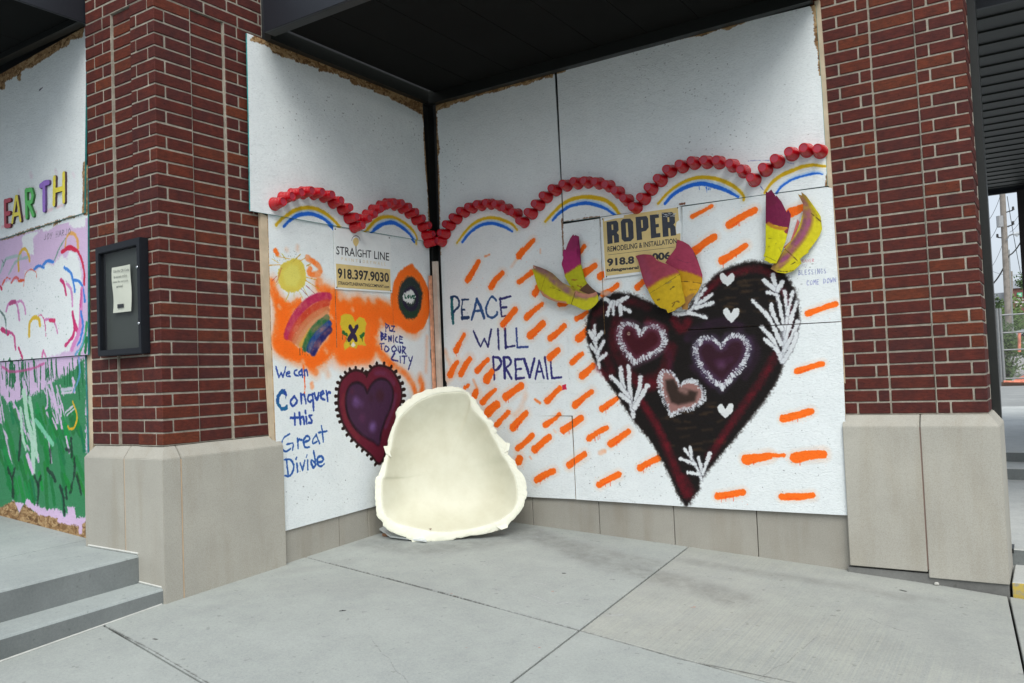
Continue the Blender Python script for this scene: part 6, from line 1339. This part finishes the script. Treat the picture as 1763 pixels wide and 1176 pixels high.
def pD1(c):
    c.c[:] = (.80, .78, .08)
    c.poly(ZD([(60, 0), (420, 0), (420, 480), (370, 475), (240, 450), (140, 425), (80, 420)]), (.42, .08, .24), 1.6, 1, 1.2); c.stroke(ZD([(150, 430), (230, 470), (350, 490)]), 6, (.70, .48, .14), 3, .9); c.poly(ZD([(320, 510), (380, 470), (380, 540), (340, 535)]), (.48, .14, .25), 1.5, .9)
    for st in ([(150, 590), (190, 595)], [(140, 685), (158, 680)], [(230, 655), (240, 640)], [(265, 690), (290, 740)], [(110, 790), (240, 850)]): c.stroke(ZD(st), .9, (.5, .48, .1), .8, .7)
    c.poly(ZD([(200, 110), (260, 200), (130, 260), (130, 130)]), (.38, .08, .20), 5, .6)
def pD2(c):
    c.c[:] = (.78, .74, .10)
    c.stroke(ZD([(510, 90), (560, 240), (590, 340), (560, 480), (480, 620), (380, 740), (300, 850), (200, 930)]), 17, (.46, .26, .36), 7, .95); c.stroke(ZD([(600, 300), (600, 420), (520, 580), (400, 750), (280, 880)]), 8, (.58, .30, .46), 6, .9)
    c.stroke(ZD([(630, 340), (640, 420), (580, 560), (450, 720)]), 5, (.64, .5, .2), 5, .6); c.stroke(ZD([(545, 110), (600, 180), (700, 380)]), 5, (.58, .50, .10), 4, .8)
    c.stroke(ZD([(330, 710), (400, 770), (480, 850)]), 1., (.35, .27, .1), .7, .9); c.stroke(ZD([(630, 310), (735, 400)]), 1.2, (.35, .27, .1), .7, .9); c.stroke(ZD([(240, 900), (340, 860), (420, 800)]), 5, (.72, .56, .3), 4, .8)
    for st in ([(250, 955), (340, 965), (430, 955)], [(400, 890), (450, 860)]): c.stroke(ZD(st), 1.2, (.25, .25, .08), .8, .8, 1, .2)
def pD3(c): c.c[:] = (.74, .40, .38)
OA = ZA([(112, 485), (200, 510), (300, 548), (380, 590), (440, 650), (520, 715), (610, 775), (690, 830), (760, 855), (840, 858), (900, 842), (930, 825), (952, 870), (960, 940), (930, 990), (880, 1040), (840, 1060), (780, 1055), (700, 1015), (640, 990), (560, 975), (450, 957), (350, 922), (270, 882), (235, 825), (200, 780), (165, 700), (130, 600), (95, 525), (118, 545)])
OB = ZA([(655, 105), (668, 122), (682, 112), (686, 130), (722, 128), (705, 190), (690, 270), (690, 350), (708, 425), (725, 408), (740, 480), (750, 550), (775, 640), (820, 720), (880, 780), (930, 820), (990, 850), (960, 900), (850, 880), (750, 860), (690, 830), (640, 790), (590, 720), (545, 640), (530, 560), (505, 490), (505, 460), (525, 400), (520, 320), (540, 290), (555, 300), (580, 230), (620, 150)])
OC1 = ZC_([(75, 312), (130, 298), (200, 290), (310, 300), (390, 360), (450, 400), (560, 440), (650, 490), (700, 545), (717, 640), (722, 750), (715, 820), (735, 900), (772, 955), (700, 1010), (620, 1060), (540, 1088), (518, 1040), (440, 1018), (370, 960), (320, 880), (280, 790), (240, 720), (200, 620), (170, 500), (120, 380)])
OC2 = ZC_([(685, 100), (760, 125), (840, 170), (890, 240), (935, 330), (940, 400), (985, 490), (1010, 580), (1002, 680), (945, 800), (880, 880), (815, 970), (807, 1042), (740, 1040), (690, 900), (670, 600), (600, 460), (513, 412), (560, 340), (620, 270), (665, 212), (668, 180)])
OD1 = ZD([(125, 65), (148, 78), (165, 97), (188, 45), (210, 85), (236, 128), (245, 110), (300, 180), (355, 298), (370, 265), (398, 320), (390, 400), (370, 500), (340, 620), (290, 760), (235, 870), (170, 870), (90, 830), (110, 800), (85, 790), (105, 740), (120, 600), (140, 480), (120, 300), (125, 200)])
OD2 = ZD([(490, 100), (535, 112), (528, 75), (580, 115), (640, 200), (697, 332), (705, 295), (732, 340), (735, 420), (720, 520), (748, 480), (720, 560), (660, 650), (600, 730), (600, 750), (540, 790), (480, 850), (440, 890), (522, 873), (430, 960), (340, 985), (240, 970), (170, 930), (200, 880), (280, 790), (350, 680), (430, 590), (480, 490), (515, 395), (540, 300), (545, 210)])
OD3 = ZD([(480, 372), (500, 412), (470, 500), (420, 620), (345, 712), (322, 690), (400, 620), (440, 500)])
leaf('cardboard_leaf', 'long yellow and mauve cardboard leaf pointing left at the top left of the great heart', OA, -.055, lambda a, b: .035*a*a-.02+.02*b, pA, 51)
leaf('cardboard_leaf', 'upright magenta and yellow torn cardboard leaf above the long yellow one', OB, -.03, lambda a, b: -.02*b*b+.012*a, pB, 52)
leaf('cardboard_leaf', 'broad front cardboard petal, dusty pink over yellow, covering the phone number', OC1, -.075, lambda a, b: .03*a*a+.02*b*b-.01*a, pC1, 53)
leaf('cardboard_leaf', 'rear cardboard petal, pink over golden yellow, right of the broad front petal', OC2, -.04, lambda a, b: .012*a*a-.015*b, pC2, 54)
leaf('cardboard_leaf', 'upright dark magenta over bright yellow cardboard leaf at the top right of the great heart', OD1, -.060, lambda a, b: .02*a*a-.012*b, pD1, 55)
leaf('cardboard_leaf', 'curved yellow and mauve cardboard leaf with a torn tip nearest the right edge', OD2, -.038, lambda a, b: .02*a*a-.02*b*b*(b > 0), pD2, 56)
leaf('cardboard_leaf', 'thin salmon pink cardboard sliver between the two right leaves', OD3, -.022, lambda a, b: 0, pD3, 57)

# ------------------------------------------------------------------ the cream shell leaning in the corner
ZB = lambda p: Q(620, 620, 3.459, p)
outer = ZB([(545, 155), (600, 162), (650, 192), (688, 232), (700, 270), (755, 330), (800, 390), (828, 445), (885, 505), (890, 560), (930, 605), (940, 640), (970, 690), (988, 745), (989, 810), (975, 870), (945, 920), (900, 962), (860, 1000), (800, 1020), (700, 1045), (600, 1062), (480, 1076), (385, 1088), (300, 1077), (262, 1056), (200, 1032), (150, 1000), (115, 960), (92, 915), (88, 850), (84, 790), (90, 710), (110, 680), (130, 620), (150, 560), (158, 510), (180, 430), (208, 360), (216, 300), (250, 258), (300, 222), (380, 186), (450, 164)])
inner = ZB([(550, 192), (590, 190), (632, 198), (655, 235), (662, 278), (705, 330), (755, 385), (780, 440), (815, 500), (842, 560), (875, 605), (895, 645), (917, 690), (932, 745), (936, 805), (930, 850), (910, 892), (872, 925), (830, 955), (775, 975), (690, 998), (600, 1014), (490, 1024), (400, 1014), (320, 998), (270, 985), (212, 968), (168, 940), (146, 908), (134, 870), (130, 820), (130, 770), (135, 715), (148, 690), (160, 625), (172, 565), (188, 515), (202, 440), (222, 375), (245, 335), (280, 300), (330, 258), (400, 222), (475, 198)])
LE = R(17); nh = Vector((.60, -.80, 0)).normalized(); nB = nh*math.cos(LE)+Vector((0, 0, math.sin(LE)))
B0 = onG(735, 932)+Vector((0, 0, .012)); dB = nB.dot(B0)
so = smooth_pts(outer+[outer[0]], 5)[:-1]; si = smooth_pts(inner+[inner[0]], 5)[:-1]
PO = [onplane(p[0], p[1], nB, dB) for p in so]; PI = [onplane(p[0], p[1], nB, dB) for p in si]; nn_ = len(PO)
cen = sum(PI, Vector())/nn_; rj = random.Random(12)
jag = [0.]*nn_; cur = 0
for i in range(nn_):
    if rj.random() < .2: cur = rj.uniform(-.012, .008)
    jag[i] = cur+rj.uniform(-.0045, .004); cur *= .96
PO = [p+(p-cen).normalized()*jag[i] for i, p in enumerate(PO)]
bowl = thing('cream_shell', 'large cream fibreglass shell with a torn rim leaning in the corner', 'shell', B0)
kc = N('cream_fibreglass'); vv = kc.world(); cc = kc.ramp(kc.noise(vv, 2.4, 6, .6), [(.3, (.575, .565, .44)), (.7, (.64, .64, .52))])
cc = kc.mix(.8, cc, kc.ramp(kc.noise(vv, 9, 6, .7), [(.3, (.93, .92, .88)), (.6, (1.02, 1.02, 1.01))]), 'MULTIPLY')
sc_ = kc.ramp(kc.noise(kc.world((1, 1, 2)), 75, 4, .8), [(.70, (0, 0, 0)), (.76, (1, 1, 1))]); zn = kc.ramp(kc.noise(vv, 3.1, 2), [(.52, (0, 0, 0)), (.66, (1, 1, 1))])
cc = kc.mix(kc.math('MULTIPLY', kc.math('MULTIPLY', sc_, zn), .75), cc, (.30, .26, .18)); kc.col(cc).rough(.5); kc.bump(kc.noise(vv, 12, 7, .65), .16, .006)
kr = N('torn_fibre_rim'); vv = kr.world(); cr_ = kr.ramp(kr.noise(vv, 12, 6, .7), [(.28, (.68, .685, .56)), (.6, (.74, .75, .63))]); kr.col(cr_).rough(.62); kr.bump(kr.noise(vv, 30, 6, .6), .3, .008)
# bowl skin
V = []; F = []; rings_ = [(1.0, 0.), (.985, .010), (.96, .034), (.92, .078), (.86, .135), (.78, .200), (.66, .275), (.5, .31), (.34, .33), (.18, .34)]
for r, dp in rings_:
    for i, p in enumerate(PI):
        q = cen+(p-cen)*r; low = max(0, min(1, (q.z+.9)/1.0)); V.append(q-nB*dp*(.62-.15*low))
for a in range(len(rings_)-1):
    for i in range(nn_): F.append((a*nn_+i, a*nn_+(i+1) % nn_, (a+1)*nn_+(i+1) % nn_, (a+1)*nn_+i))
F.append(tuple((len(rings_)-1)*nn_+i for i in range(nn_)))
o = mesh('shell_skin', V, F, kc.m, bowl, smooth=True)
sm_ = o.modifiers.new('thick', 'SOLIDIFY'); sm_.thickness = .012; sm_.offset = 1 
V = []; F = []
prof = [(0., .0), (.08, .005), (.35, .007), (.6, .006), (.85, .003), (1., -.002)]
for t_, h_ in prof:
    for i in range(nn_):
        q = PI[i].lerp(PO[i], t_); V.append(q+nB*(h_+rj.uniform(-.0012, .0012)*(t_ > 0)+.003*math.sin(i*.45)*t_))
for i in range(nn_): V.append(PO[i]-nB*(.010+rj.uniform(0, .006))+(cen-PO[i]).normalized()*.006)
for i in range(nn_): V.append(PI[i]-nB*.02+(PO[i]-PI[i])*.35)
for a in range(len(prof)+1):
    for i in range(nn_): F.append((a*nn_+i, (a+1)*nn_+i, (a+1)*nn_+(i+1) % nn_, a*nn_+(i+1) % nn_))
mesh('torn_rim', V, F, kr.m, bowl, smooth=False)
for i in range(5):          # loose flaps of torn fibre on the rim
    k_ = rj.randrange(nn_); p = PO[k_]; t_ = (PO[(k_+1) % nn_]-p).normalized(); out = (p-cen).normalized(); l = rj.uniform(.02, .05)
    mesh('torn_flap', [p-t_*l+nB*.008-out*.03, p+t_*l+nB*.010-out*.03, p+t_*l*.7+nB*.020+out*rj.uniform(.004, .016), p-t_*l*.5+nB*.014+out*rj.uniform(.0, .012)], [(0, 1, 2, 3)], kr.m, bowl)
mb = MB(); p = onplane(741, 911, nB, dB)+nB*.02
mesh('rim_stain', [p+AR*.012+AU*.004, p-AR*.014, p-AU*.008, p+AR*.006-AU*.006], [(0, 1, 2, 3)], simple('rust_spot', (.12, .05, .03), .8), bowl)

# small things under it
q = onG(664, 923); m_wb = simple('white_board_scrap', (.62, .66, .66), .6)
wb = [onG(633, 908), onG(672, 928), onG(735, 936), onG(700, 900)]
v = [p+Vector((0, 0, .045 if i in (0, 3) else .012)) for i, p in enumerate(wb)]; v2 = [p+Vector((0, 0, .012)) for p in v]
tag(mesh('white_board_scrap', v+v2, [(3, 2, 1, 0), (4, 5, 6, 7), (0, 1, 5, 4), (1, 2, 6, 5), (2, 3, 7, 6), (3, 0, 4, 7)], m_wb), 'white board scrap wedged under the left of the cream shell', 'board')
tag(box('wood_block', q.x-.02, q.x+.03, q.y-.02, q.y+.02, q.z, q.z+.022, simple('brown_wood_block', (.20, .10, .05), .8), bev=.003), 'small brown wood block under the cream shell', 'block')
q = onG(1612, 1008); mb = MB(); o = box('pebble', q.x-.014, q.x+.016, q.y-.012, q.y+.012, q.z, q.z+.02, simple('pale_pebble', (.42, .42, .39), .8), bev=.007, jit=.003); tag(o, 'pale pebble against the footing of the right pillar', 'pebble')
tag(box('dark_screw_head', *(lambda p: (p.x-.004, p.x+.004, p.y-.004, p.y+.004, p.z, p.z+.006))(onG(590, 1052)), m_screw, bev=.001), 'tiny dark object lying on the left pavement slab', 'debris')
